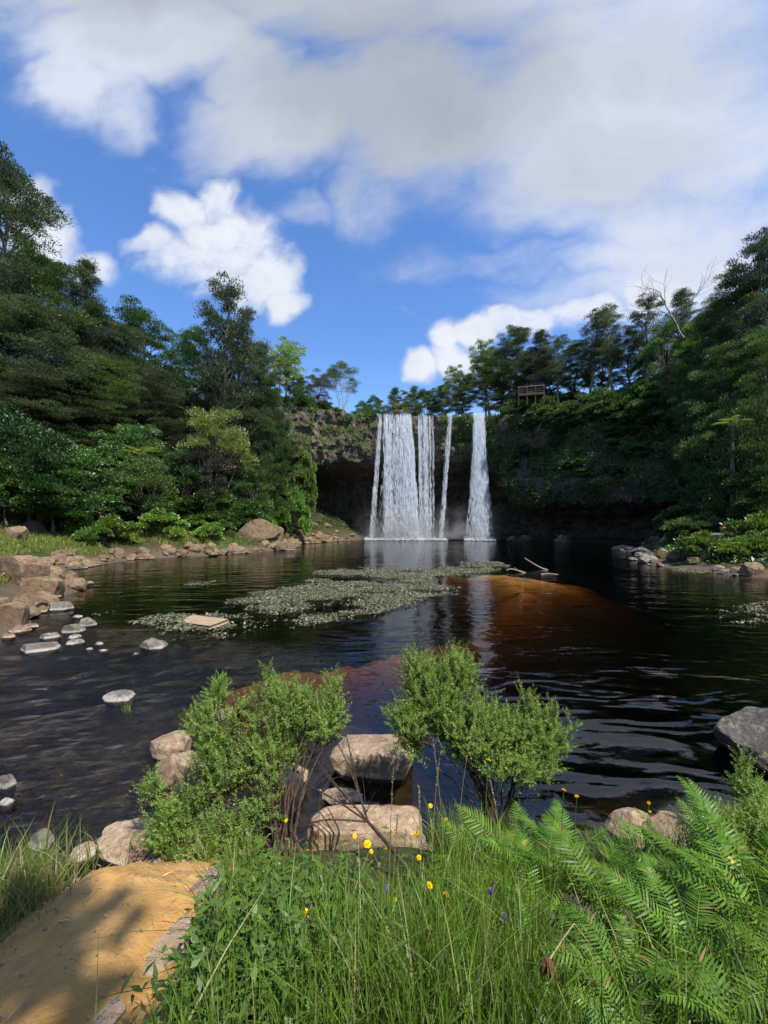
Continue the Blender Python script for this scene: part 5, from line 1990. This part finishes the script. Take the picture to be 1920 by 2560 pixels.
manuka('bush', 'low feathery bush at the right edge above the bent ferns', (2.85, 2.85, zr - .02),
       [mass(1600, 1800, 2.8, .26, .2, .10), mass(1560, 1775, 2.9, .12, .14, .08), mass(1650, 1780, 2.8, .16, .16, .12)], 420, 9, (0, .03), 64)


def bare_stems():
    """the long thin bare boughs that lean out low over the water from the left bush"""
    r = np.random.default_rng(66)
    root = empty('fallen_bough', (-.25, 2.55, gz(-.25, 2.55)))
    tag(root, 'dark bare bough sprawling over the tan boulder with thin twigs', 'bough')
    o = np.array(root.location)
    S, B = Acc(), Acc()
    a = np.array([.22, 2.25, gz(.22, 2.25) + .02])
    tips = [at(650, 1600, 3.6), at(690, 1660, 3.4), at(720, 1590, 3.6), at(655, 1690, 3.3), at(745, 1570, 3.6), at(640, 1790, 2.9)]
    fork = np.array(at(795, 1775, 2.85))
    P = smooth_path([tuple(a), tuple((a + fork) / 2 + (0, 0, .02)), tuple(fork)], 2)
    S.tube(P - o, np.linspace(.016, .011, len(P)), 6)
    for tp in tips:
        q = np.array(tp)
        mid = (fork + q) / 2 + r.normal(size=3) * .05
        P = smooth_path([tuple(fork), tuple(mid), tuple(q)], 2)
        B.tube(P - o, np.linspace(.008, .003, len(P)), 5)
        for _ in range(9):
            i = r.integers(2, len(P))
            e = P[i] + nrm(r.normal(size=3) + (0, 0, .7)) * r.uniform(.1, .3)
            B.tube(np.array([P[i], (P[i] + e) / 2 + r.normal(size=3) * .02, e]) - o, [.003, .002, .001], 3)
    S.build('limb', M['twig'], root, True)
    B.build('twigs', M['twig'], root, True)


bare_stems()

# ------------------------------------------------------------------ ferns
FR = []
for i, (W, arch, n, rise) in enumerate([(.17, 1.05, 30, 1.15), (.155, 1.5, 28, 1.05), (.18, .75, 32, 1.25), (.16, 1.9, 27, 1.1)]):
    A = Acc()
    frond_acc(A, .85, W, arch, n, 300 + i, 5, 0, .55, .30, rise)
    me = A.mesh('frond')
    me.materials.append(M['fern'])
    FR.append(me)
AD = Acc()
frond_acc(AD, .6, .10, 1.9, 22, 310, 5, 0, .5, .26, .8)
FRD = AD.mesh('frond')
FRD.materials.append(M['fern_dead'])


def fern(x, y, s, label, n=8, lean=None, dead=0, kinds=(0, 1, 2, 3), group='ferns of the near bank'):
    root = empty('fern', (x, y, gz(x, y) - .02))
    root.rotation_euler = (0, 0, random.uniform(0, 6.28))
    root['category'] = 'fern'
    root['label'] = label
    root['group'] = group
    s *= .80
    for i in range(n):
        f = bpy.data.objects.new('frond', FRD if i < dead else FR[random.choice(kinds)])
        COL.objects.link(f)
        f.parent = root
        az = i * 2.4 + random.uniform(-.4, .4)
        k = s * random.uniform(.8, 1.15)
        f.scale = (k, k, k)
        f.location = (.03 * math.cos(az), .03 * math.sin(az), 0)
        f.rotation_euler = (random.uniform(-.25, .25), random.uniform(-.25, .3), az)


for x, y, s, n, k, lab in [
    (1.02, 2.42, .95, 9, (0, 2), 'tall upright bright fern in the middle of the fern bank, fronds pointing up'),
    (1.30, 2.48, .85, 8, (0, 2), 'upright bright fern just right of the tall middle one'),
    (.72, 2.45, .78, 8, (0, 1), 'fern under the stems of the right bush, left of the tall one'),
    (.50, 2.12, .70, 7, (1, 3), 'leftmost fern, leaning into the tall grass'),
    (.85, 2.05, .75, 7, (1, 3), 'arching fern below the tall middle one'),
    (1.20, 2.00, .80, 8, (1, 3), 'arching fern with broad fronds right below the tall middle one'),
    (1.55, 2.12, .80, 8, (1, 0), 'fern in the middle right of the bank beside the dark dead fronds'),
    (1.70, 2.58, .60, 7, (0, 2), 'small fern standing against the water right of the tall ones'),
    (2.02, 2.55, .70, 7, (0, 2), 'thin fern at the water to the right'),
    (2.25, 2.32, .95, 9, (0, 2), 'large upright fern near the right edge'),
    (2.02, 2.05, .95, 9, (0, 1), 'bright fern in front of the large one near the right edge'),
    (1.85, 1.82, .85, 8, (1, 3), 'bright arching fern near the right edge at mid height'),
    (1.42, 1.72, .75, 8, (1, 3), 'arching fern at the lower middle of the fern bank'),
    (1.05, 1.62, .62, 7, (1, 3), 'shaded fern low beside the grass'),
    (.66, 1.66, .55, 6, (1, 3), 'small fern deep in the grass edge'),
    (1.72, 1.46, .80, 8, (1, 3), 'big drooping fern at the lower right'),
    (1.32, 1.30, .62, 7, (1, 3), 'low drooping fern near the bottom of the photo at the right'),
    (.88, 1.28, .45, 6, (1, 3), 'small fern at the bottom between the grass and the drooping ferns'),
    (.62, 1.36, .42, 5, (1, 3), 'little fern beside the dried brown head'),
    (1.62, 1.22, .60, 7, (1, 3), 'fern in the bottom right corner'),
    (2.45, 2.72, .65, 7, (0, 2), 'fern at the right edge below the feathery bush'),
    (1.12, 1.06, .45, 6, (1, 3), 'shaded fern at the very bottom right of the middle'),
]:
    fern(x, y, s, lab, n, None, 0, k)
for x, y, s in [(2.7, 2.3, .7), (3.1, 2.6, .75), (3.5, 2.3, .7), (2.9, 1.8, .8), (2.5, 1.5, .75), (3.3, 1.5, .7), (2.1, 1.1, .7), (3.8, 2.8, .7)]:
    fern(x, y, s, 'fern in the stand that carries on along the bank past the right edge', 7, None, 0, (1, 2, 3), 'ferns past the right edge')
for x, y, s, n, lab in [(1.0, 1.98, .95, 7, 'withered dark fern among the green ones in the middle of the bank'), (1.5, 2.02, .95, 7, 'withered dark fern behind the arching ferns'), (1.08, 1.78, .8, 6, 'withered pinkish grey fern low in the bank'), (1.72, 2.2, .85, 6, 'withered dark fern toward the right')]:
    fern(x, y, s, lab, n, None, n)


# ------------------------------------------------------------------ grass, weeds and flowers of the near bank
def near_grass():
    r = np.random.default_rng(91)
    A = Acc()
    n = 120000
    x, y = r.uniform(-3.4, 4.6, n), r.uniform(.3, 3.4, n)
    d = shore_d(x, y)
    pm = path_mask(x, y)
    fernz = sstep(.10, .45, x - .24 * y) * sstep(1.40, 1.12, x / y)
    weedz = sstep(.55, .30, np.hypot((x + .42) / 1.1, y - 1.70))
    dens = (1 - .93 * fernz) * (1 - .55 * weedz) * (.55 + .9 * np.clip(.5 + fbm2(x, y, 2.2, 93, 3), 0, 1))
    k = (d > np.where(x < -1, .75, .30)) & (pm < .03) & (y > .3) & (r.random(n) < dens) & ~((x < .38) & (x > -1.6) & (y > 2.12 + .12 * fbm2(x, y, 3.0, 99, 2)))
    x, y = x[k], y[k]
    n = len(x)
    tall = fbm2(x, y, 1.4, 94, 3)
    h = r.uniform(.15, .46, n) * (1 + .5 * tall)
    tint = np.clip(.56 + .35 * fbm2(x, y, 1.8, 95, 2) + r.normal(size=n) * .17, 0, .9)
    tint = np.where(r.random(n) < .09, .99, tint)
    blades(A, x, y, terrain(x, y) - .02, h, r.uniform(.003, .0085, n), r, .45, tint, 5)
    o = A.build('grass', M['grass'])
    tag(o, 'long tangled green grass with dry straws on the near bank', 'grass', None, 'stuff')
    # the broad leaved weeds between the grass and the path
    B = Acc()
    n = 820
    x = -.50 + r.normal(size=n) * .25
    y = 1.70 + r.normal(size=n) * .24
    k = (path_mask(x, y) < .25) & (np.abs(x) < y)
    x, y = x[k], y[k]
    z = terrain(x, y)
    for i in range(len(x)):
        hh = r.uniform(.08, .34)
        m = 8
        t = np.linspace(.2, 1, m)
        lx, ly = r.normal(size=2) * .25 * hh
        P = np.stack([x[i] + lx * t ** 2, y[i] + ly * t ** 2, z[i] + hh * t], -1)
        ph = np.arange(m) * 2.4 + r.random() * 6
        D = np.stack([np.cos(ph), np.sin(ph), r.uniform(.05, .7, m)], -1)
        N = nrm(np.stack([-np.cos(ph) * .4, -np.sin(ph) * .4, np.ones(m)], -1) + r.normal(size=(m, 3)) * .25)
        B.leaves(P, D, N, r.uniform(.035, .075, m), r.uniform(.011, .022, m), np.clip(.35 + .3 * t + r.normal(size=m) * .15, 0, 1))
    n = 5200
    x, y = r.uniform(-3.0, 4.4, n), r.uniform(.4, 3.3, n)
    k = (path_mask(x, y) < .05) & (shore_d(x, y) > np.where(x < -1, .8, .25)) & ~((x < .38) & (y > 2.15)) & (r.random(n) > .9 * sstep(.10, .45, x - .24 * y) * sstep(1.4, 1.12, x / y))
    x, y = x[k], y[k]
    n = len(x)
    P = np.stack([x, y, terrain(x, y) + r.random(n) * .16], -1)
    az = r.uniform(0, 6.28, n)
    B.leaves(P, np.stack([np.cos(az), np.sin(az), r.uniform(0, .8, n)], -1), nrm(r.normal(size=(n, 3)) * .4 + (0, 0, 1)), r.uniform(.025, .07, n), r.uniform(.012, .028, n), np.clip(.4 + r.normal(size=n) * .2, 0, 1))
    o = B.build('weeds', M['weed'])
    tag(o, 'leafy dark green weeds among the grass beside the clay path', 'weeds', None, 'stuff')


near_grass()


def tuft(x, y, s, label, n=220, mat='grass', dryness=.25, spread=.14, seed=0):
    r = np.random.default_rng(500 + seed)
    A = Acc()
    px, py = r.normal(size=n) * spread * s, r.normal(size=n) * spread * s
    blades(A, px, py, np.zeros(n) - .02, r.uniform(.18, .5, n) * s, r.uniform(.004, .009, n), r, .5, np.where(r.random(n) < dryness, .99, np.clip(.62 + r.normal(size=n) * .17, 0, .9)), 5)
    o = A.build('grass_tuft', M[mat])
    o.location = (x, y, max(gz(x, y), .0))
    tag(o, label, 'grass tuft', 'tufts of grass by the path')


tuft(-2.1, 2.1, .8, 'thick yellowish grass clump at the left edge above the clay path', 1100, 'grass', .55, .22, 1)
tuft(-2.3, 2.4, .8, 'yellow green grass clump overhanging the rapids at the left', 520, 'grass', .5, .17, 2)
tuft(-1.6, 2.95, .6, 'thin green tuft standing on the rocks at the edge of the rapids', 110, 'grass', .10, .07, 3)
tuft(-1.30, 2.75, .45, 'small tuft at the top of the clay hump', 90, 'grass', .2, .09, 4)
tuft(-1.0, 2.72, .6, 'tuft hanging over the tan rock under the left bush', 130, 'grass', .2, .09, 5)
_p = onz(275, 1522, .1)
tuft(_p.x, _p.y, .35, 'tiny tuft on the low pinkish stone in the rapids', 50, 'grass', .1, .1, 6)


def dandelion_parts():
    r = np.random.default_rng(120)
    S = Acc()
    t = np.linspace(0, 1, 6)
    S.tube(np.stack([.03 * t ** 2, .01 * np.sin(3 * t), t], -1), .0035 * np.ones(6), 5)
    Hd = Acc()
    for ring, (n, L, up) in enumerate([(20, .021, .18), (16, .016, .55), (12, .011, 1.2)]):
        a = np.arange(n) * 2 * math.pi / n + ring * .2
        D = nrm(np.stack([np.cos(a), np.sin(a), up + r.normal(size=n) * .1], -1))
        Hd.leaves(np.zeros((n, 3)) + np.array([0, 0, .002 * ring]), D, np.array([0, 0, 1.0]), L, .0065, r.random(n), .7, .1)
    C = Acc()
    C.tube(np.array([[0, 0, -.016], [0, 0, -.008], [0, 0, 0]]), [.002, .006, .007], 7, .4)
    sm, hm, cm = S.mesh('stem', True), Hd.mesh('petals'), C.mesh('calyx', True)
    sm.materials.append(M['stem'])
    hm.materials.append(M['petal'])
    cm.materials.append(M['stem'])
    return sm, hm, cm


SM, HM, CM = dandelion_parts()


def flower(xd, yd, Y, label, s=1.0):
    p = at(xd, yd, Y)
    z0 = max(gz(p.x, Y), 0)
    h = max(p.z - z0, .06)
    root = empty('yellow_flower', (p.x - .03 * h, Y, z0))
    tag(root, label, 'flower', 'yellow flowers on thin stems')
    st = obj('stem', SM, None, root)
    st.scale = (h, h, h)
    hd = obj('flower_head', HM, None, root)
    hd.location = (.03 * h, .01 * math.sin(3) * h, h)
    hd.scale = (s, s, s)
    hd.rotation_euler = (random.uniform(.15, .8), random.uniform(-.4, .4), random.uniform(0, 6))
    obj('calyx', CM, None, hd)


for xd, yd, Y, s, lab in [
    (1055, 1643, 2.5, 1.15, 'yellow flower standing alone in front of the stems of the right bush'), (794, 1824, 2.1, 1.3, 'largest yellow flower, below the wide pale boulder'),
    (845, 1796, 2.2, .9, 'yellow flower topmost over the wide pale boulder'), (766, 1806, 2.2, .8, 'small yellow flower left of the largest one'), (802, 1840, 2.0, .7, 'half closed yellow flower just under the largest one'),
    (900, 1802, 2.1, 1.2, 'open yellow flower at the right end of the wide pale boulder'), (930, 1741, 2.3, .8, 'yellow flower above the open one, near the fern stems'), (964, 1771, 2.2, .8, 'yellow flower at the left of the ferns'),
    (905, 1853, 1.95, .8, 'yellow flower below the open one at the end of the boulder'), (928, 1913, 1.8, .95, 'yellow flower in the grass left of the leftmost fern'), (963, 1934, 1.75, 1.1, 'yellow flower low in the grass beside the leftmost fern'),
    (853, 1945, 1.75, .7, 'small yellow flower in the middle of the grass'), (586, 1960, 1.75, .95, 'yellow flower over the dark leafy weeds'), (660, 1972, 1.7, .95, 'yellow flower in the grass just right of the dark leafy weeds'),
    (496, 1857, 2.1, .8, 'yellow flower under the lower leaves of the left bush'), (618, 1773, 2.5, .7, 'yellow flower at the foot of the left bush'), (638, 1878, 2.0, .8, 'yellow flower beside the fallen bough'),
    (692, 1708, 2.7, .75, 'pale yellow flower against the water by the thin slab'), (1218, 1707, 2.4, .8, 'yellow flower just above the tall middle fern'), (1246, 1721, 2.35, .85, 'second yellow flower above the tall middle fern, slightly lower'),
    (1402, 1735, 2.5, .7, 'yellow flower against the bright water at the right'), (1404, 1754, 2.5, .6, 'tiny yellow bud under the flower against the bright water'), (1578, 1857, 2.0, .8, 'yellow flower between the ferns near the right edge'),
    (1644, 1843, 2.0, .7, 'yellow flower at the right edge above the ferns'), (833, 1835, 2.05, .6, 'tiny yellow flower right of the largest one')]:
    flower(xd, yd, Y, lab, s * .84)


def selfheal(xd, yd, Y, label):
    r = np.random.default_rng(int(xd))
    p = at(xd, yd, Y)
    z0 = gz(p.x, Y)
    h = max(p.z - z0, .08)
    root = empty('purple_flower', (p.x, Y, z0))
    tag(root, label, 'flower', 'purple flowers in the grass')
    S = Acc()
    S.tube(np.array([[0, 0, 0], [.005, 0, h * .5], [0, 0, h]]), [.002, .002, .0015], 4, .3)
    S.build('stem', M['stem'], root, True)
    A = Acc()
    n = 46
    a = r.uniform(0, 6.28, n)
    zz = h - .012 + r.random(n) * .034
    D = nrm(np.stack([np.cos(a), np.sin(a), r.uniform(.1, .8, n)], -1))
    A.leaves(np.stack([0 * a, 0 * a, zz], -1), D, np.array([0, 0, 1.0]), r.uniform(.008, .015, n), .007, r.random(n))
    A.build('flower_head', M['purple'], root)


for xd, yd, Y, lab in [(1060, 1930, 1.75, 'purple flower head in the shade left of the withered fern'), (892, 2068, 1.45, 'purple flower low in the middle of the grass'), (835, 1925, 1.8, 'purple flower beside the small yellow flower in the grass'),
                       (950, 2046, 1.5, 'purple flower between the grass and the lower ferns'), (952, 2078, 1.42, 'purple flower just below the one between grass and lower ferns'), (1090, 1985, 1.6, 'dim purple flower under the arching ferns'),
                       (886, 2098, 1.4, 'lowest purple flower in the grass')]:
    selfheal(xd, yd, Y, lab)


def dry_head():
    """the dried brown drooping flower head near the bottom"""
    r = np.random.default_rng(33)
    p = at(1184, 2085, 1.32)
    z0 = gz(p.x, 1.32)
    root = empty('dried_seed_head', (p.x, 1.32, p.z))
    tag(root, 'dried brown drooping flower head on a pale straw in front of the ferns', 'seed head')
    A = Acc()
    n = 44
    a = r.uniform(0, 6.28, n)
    k = np.linspace(0, 1, 5)
    out = r.uniform(.012, .038, n)
    ln = r.uniform(.03, .065, n)
    P = np.stack([np.cos(a)[:, None] * out[:, None] * np.sin(k * 2.0)[None], np.sin(a)[:, None] * out[:, None] * np.sin(k * 2.0)[None], .02 * (1 - k)[None] ** 2 - ln[:, None] * k[None] ** 1.4 + .01], -1)
    A.strips(P, np.full((n, 5), .0075) * np.array([.6, 1, 1, .9, .4]), r.random(n), nrm(np.stack([np.cos(a), np.sin(a), 0 * a], -1)))
    A.build('petals', M['brown'], root)
    S = Acc()
    tip = np.array(at(1240, 1995, 1.55)) - np.array(root.location)
    S.tube(np.array([[0, 0, .01], tip * .5 + (0, 0, .01), tip, tip + (.12, .1, -(at(1240, 1995, 1.55).z - z0))]), [.003, .0026, .0025, .003], 5)
    S.build('stalk', M['dry'], root, True)


dry_head()


def seed_grass(xd, yd, Y, label, seed, bend=.05):
    r = np.random.default_rng(700 + seed)
    p = at(xd, yd, Y)
    z0 = max(gz(p.x, Y), 0)
    h = max(p.z - z0, .1)
    root = empty('grass_stalk', (p.x - bend * h, Y, z0))
    tag(root, label, 'grass stalk', 'dry grass stalks with seed heads')
    S = Acc()
    t = np.linspace(0, 1, 9)
    P = np.stack([bend * h * t ** 2, .02 * np.sin(t * 3), h * t], -1)
    S.tube(P, np.linspace(.0028, .0012, 9), 4)
    S.build('stem', M['dry'], root, True)
    A = Acc()
    n = 70
    u = r.uniform(.76, 1.0, n)
    c = np.stack([np.interp(u, t, P[:, a]) for a in range(3)], -1)
    a = r.uniform(0, 6.28, n)
    A.leaves(c, nrm(np.stack([np.cos(a), np.sin(a), 1.6 + 0 * a], -1)), nrm(r.normal(size=(n, 3))), r.uniform(.008, .018, n), .004, r.random(n))
    A.build('seed_head', M['dry'], root)


for i, (xd, yd, Y, lab, b) in enumerate([
    (1022, 1570, 2.45, 'tallest dry grass stalk, its seed head against the right bush', .10), (935, 1600, 2.4, 'dry grass stalk leaning left of the tallest one', -.08), (950, 1640, 2.35, 'second dry stalk beside the leaning one', .06),
    (860, 1760, 2.1, 'dry stalk over the wide pale boulder', .05), (905, 1700, 2.2, 'straight dry stalk between the boulder and the ferns', -.02), (990, 1850, 1.9, 'dry stalk left of the ferns', .06),
    (850, 1660, 2.0, 'long straw rising past the bare bough', .03), (740, 1900, 1.7, 'straw in the grass below the fallen bough', -.1), (1130, 1880, 1.8, 'straw bending among the withered ferns', .18),
    (930, 2010, 1.5, 'short straw with a seed head low in the grass', .1), (820, 1870, 1.8, 'straw standing in the middle of the grass', .04), (1060, 1690, 2.3, 'thin straw beside the yellow flower at the right bush', -.12)]):
    seed_grass(xd, yd, Y, lab, i, b)


def path_grit():
    r = np.random.default_rng(140)
    A, B = Acc(), Acc()
    n = 2600
    x, y = r.uniform(-2.3, -.5, n), r.uniform(.8, 3.3, n)
    k = (path_mask(x, y) > .3) & (r.random(n) < .35 + .65 * sstep(.95, .4, path_mask(x, y)))
    x, y = x[k], y[k]
    z = terrain(x, y)
    for i in range(len(x)):
        s = .003 + .012 * r.random() ** 4
        A.tube(np.array([[x[i] - s, y[i], z[i]], [x[i] - s * .6, y[i], z[i] + s * .2], [x[i] + s * .6, y[i] + s * .2, z[i] + s * .2], [x[i] + s, y[i] + s * .2, z[i]]]), np.array([.15, .7, .6, .1]) * s, 5, r.random())
    o = A.build('grit', M['rock_near'], None, True)
    tag(o, 'small stones and grit strewn on the clay path', 'grit', None, 'stuff')
    n = 240
    x, y = r.uniform(-2.2, -.6, n), r.uniform(.9, 3.0, n)
    k = path_mask(x, y) > .2
    x, y = x[k], y[k]
    n = len(x)
    az = r.uniform(0, 6.28, n)
    B.leaves(np.stack([x, y, terrain(x, y) + .006], -1), np.stack([np.cos(az), np.sin(az), r.uniform(-.1, .2, n)], -1), nrm(r.normal(size=(n, 3)) * .3 + (0, 0, 1)), r.uniform(.015, .07, n), r.uniform(.003, .010, n), r.random(n))
    o = B.build('leaf_litter', M['dry'])
    tag(o, 'scattered dry straws and dead leaves on the clay path', 'leaf litter', None, 'stuff')


path_grit()


# a tree at the photographer's back that shades the foot of the path
def shade_tree():
    q = broadleaf('broadleaf_tree', 'leafy tree behind the photographer', 41, 9, 2.3, .45, 80, M['broad'], lpb=320)
    q.put((1.85, -4.2, 1.6), 1.0, 1.0, 'leafy tree standing behind the photographer and shading the path')


shade_tree()
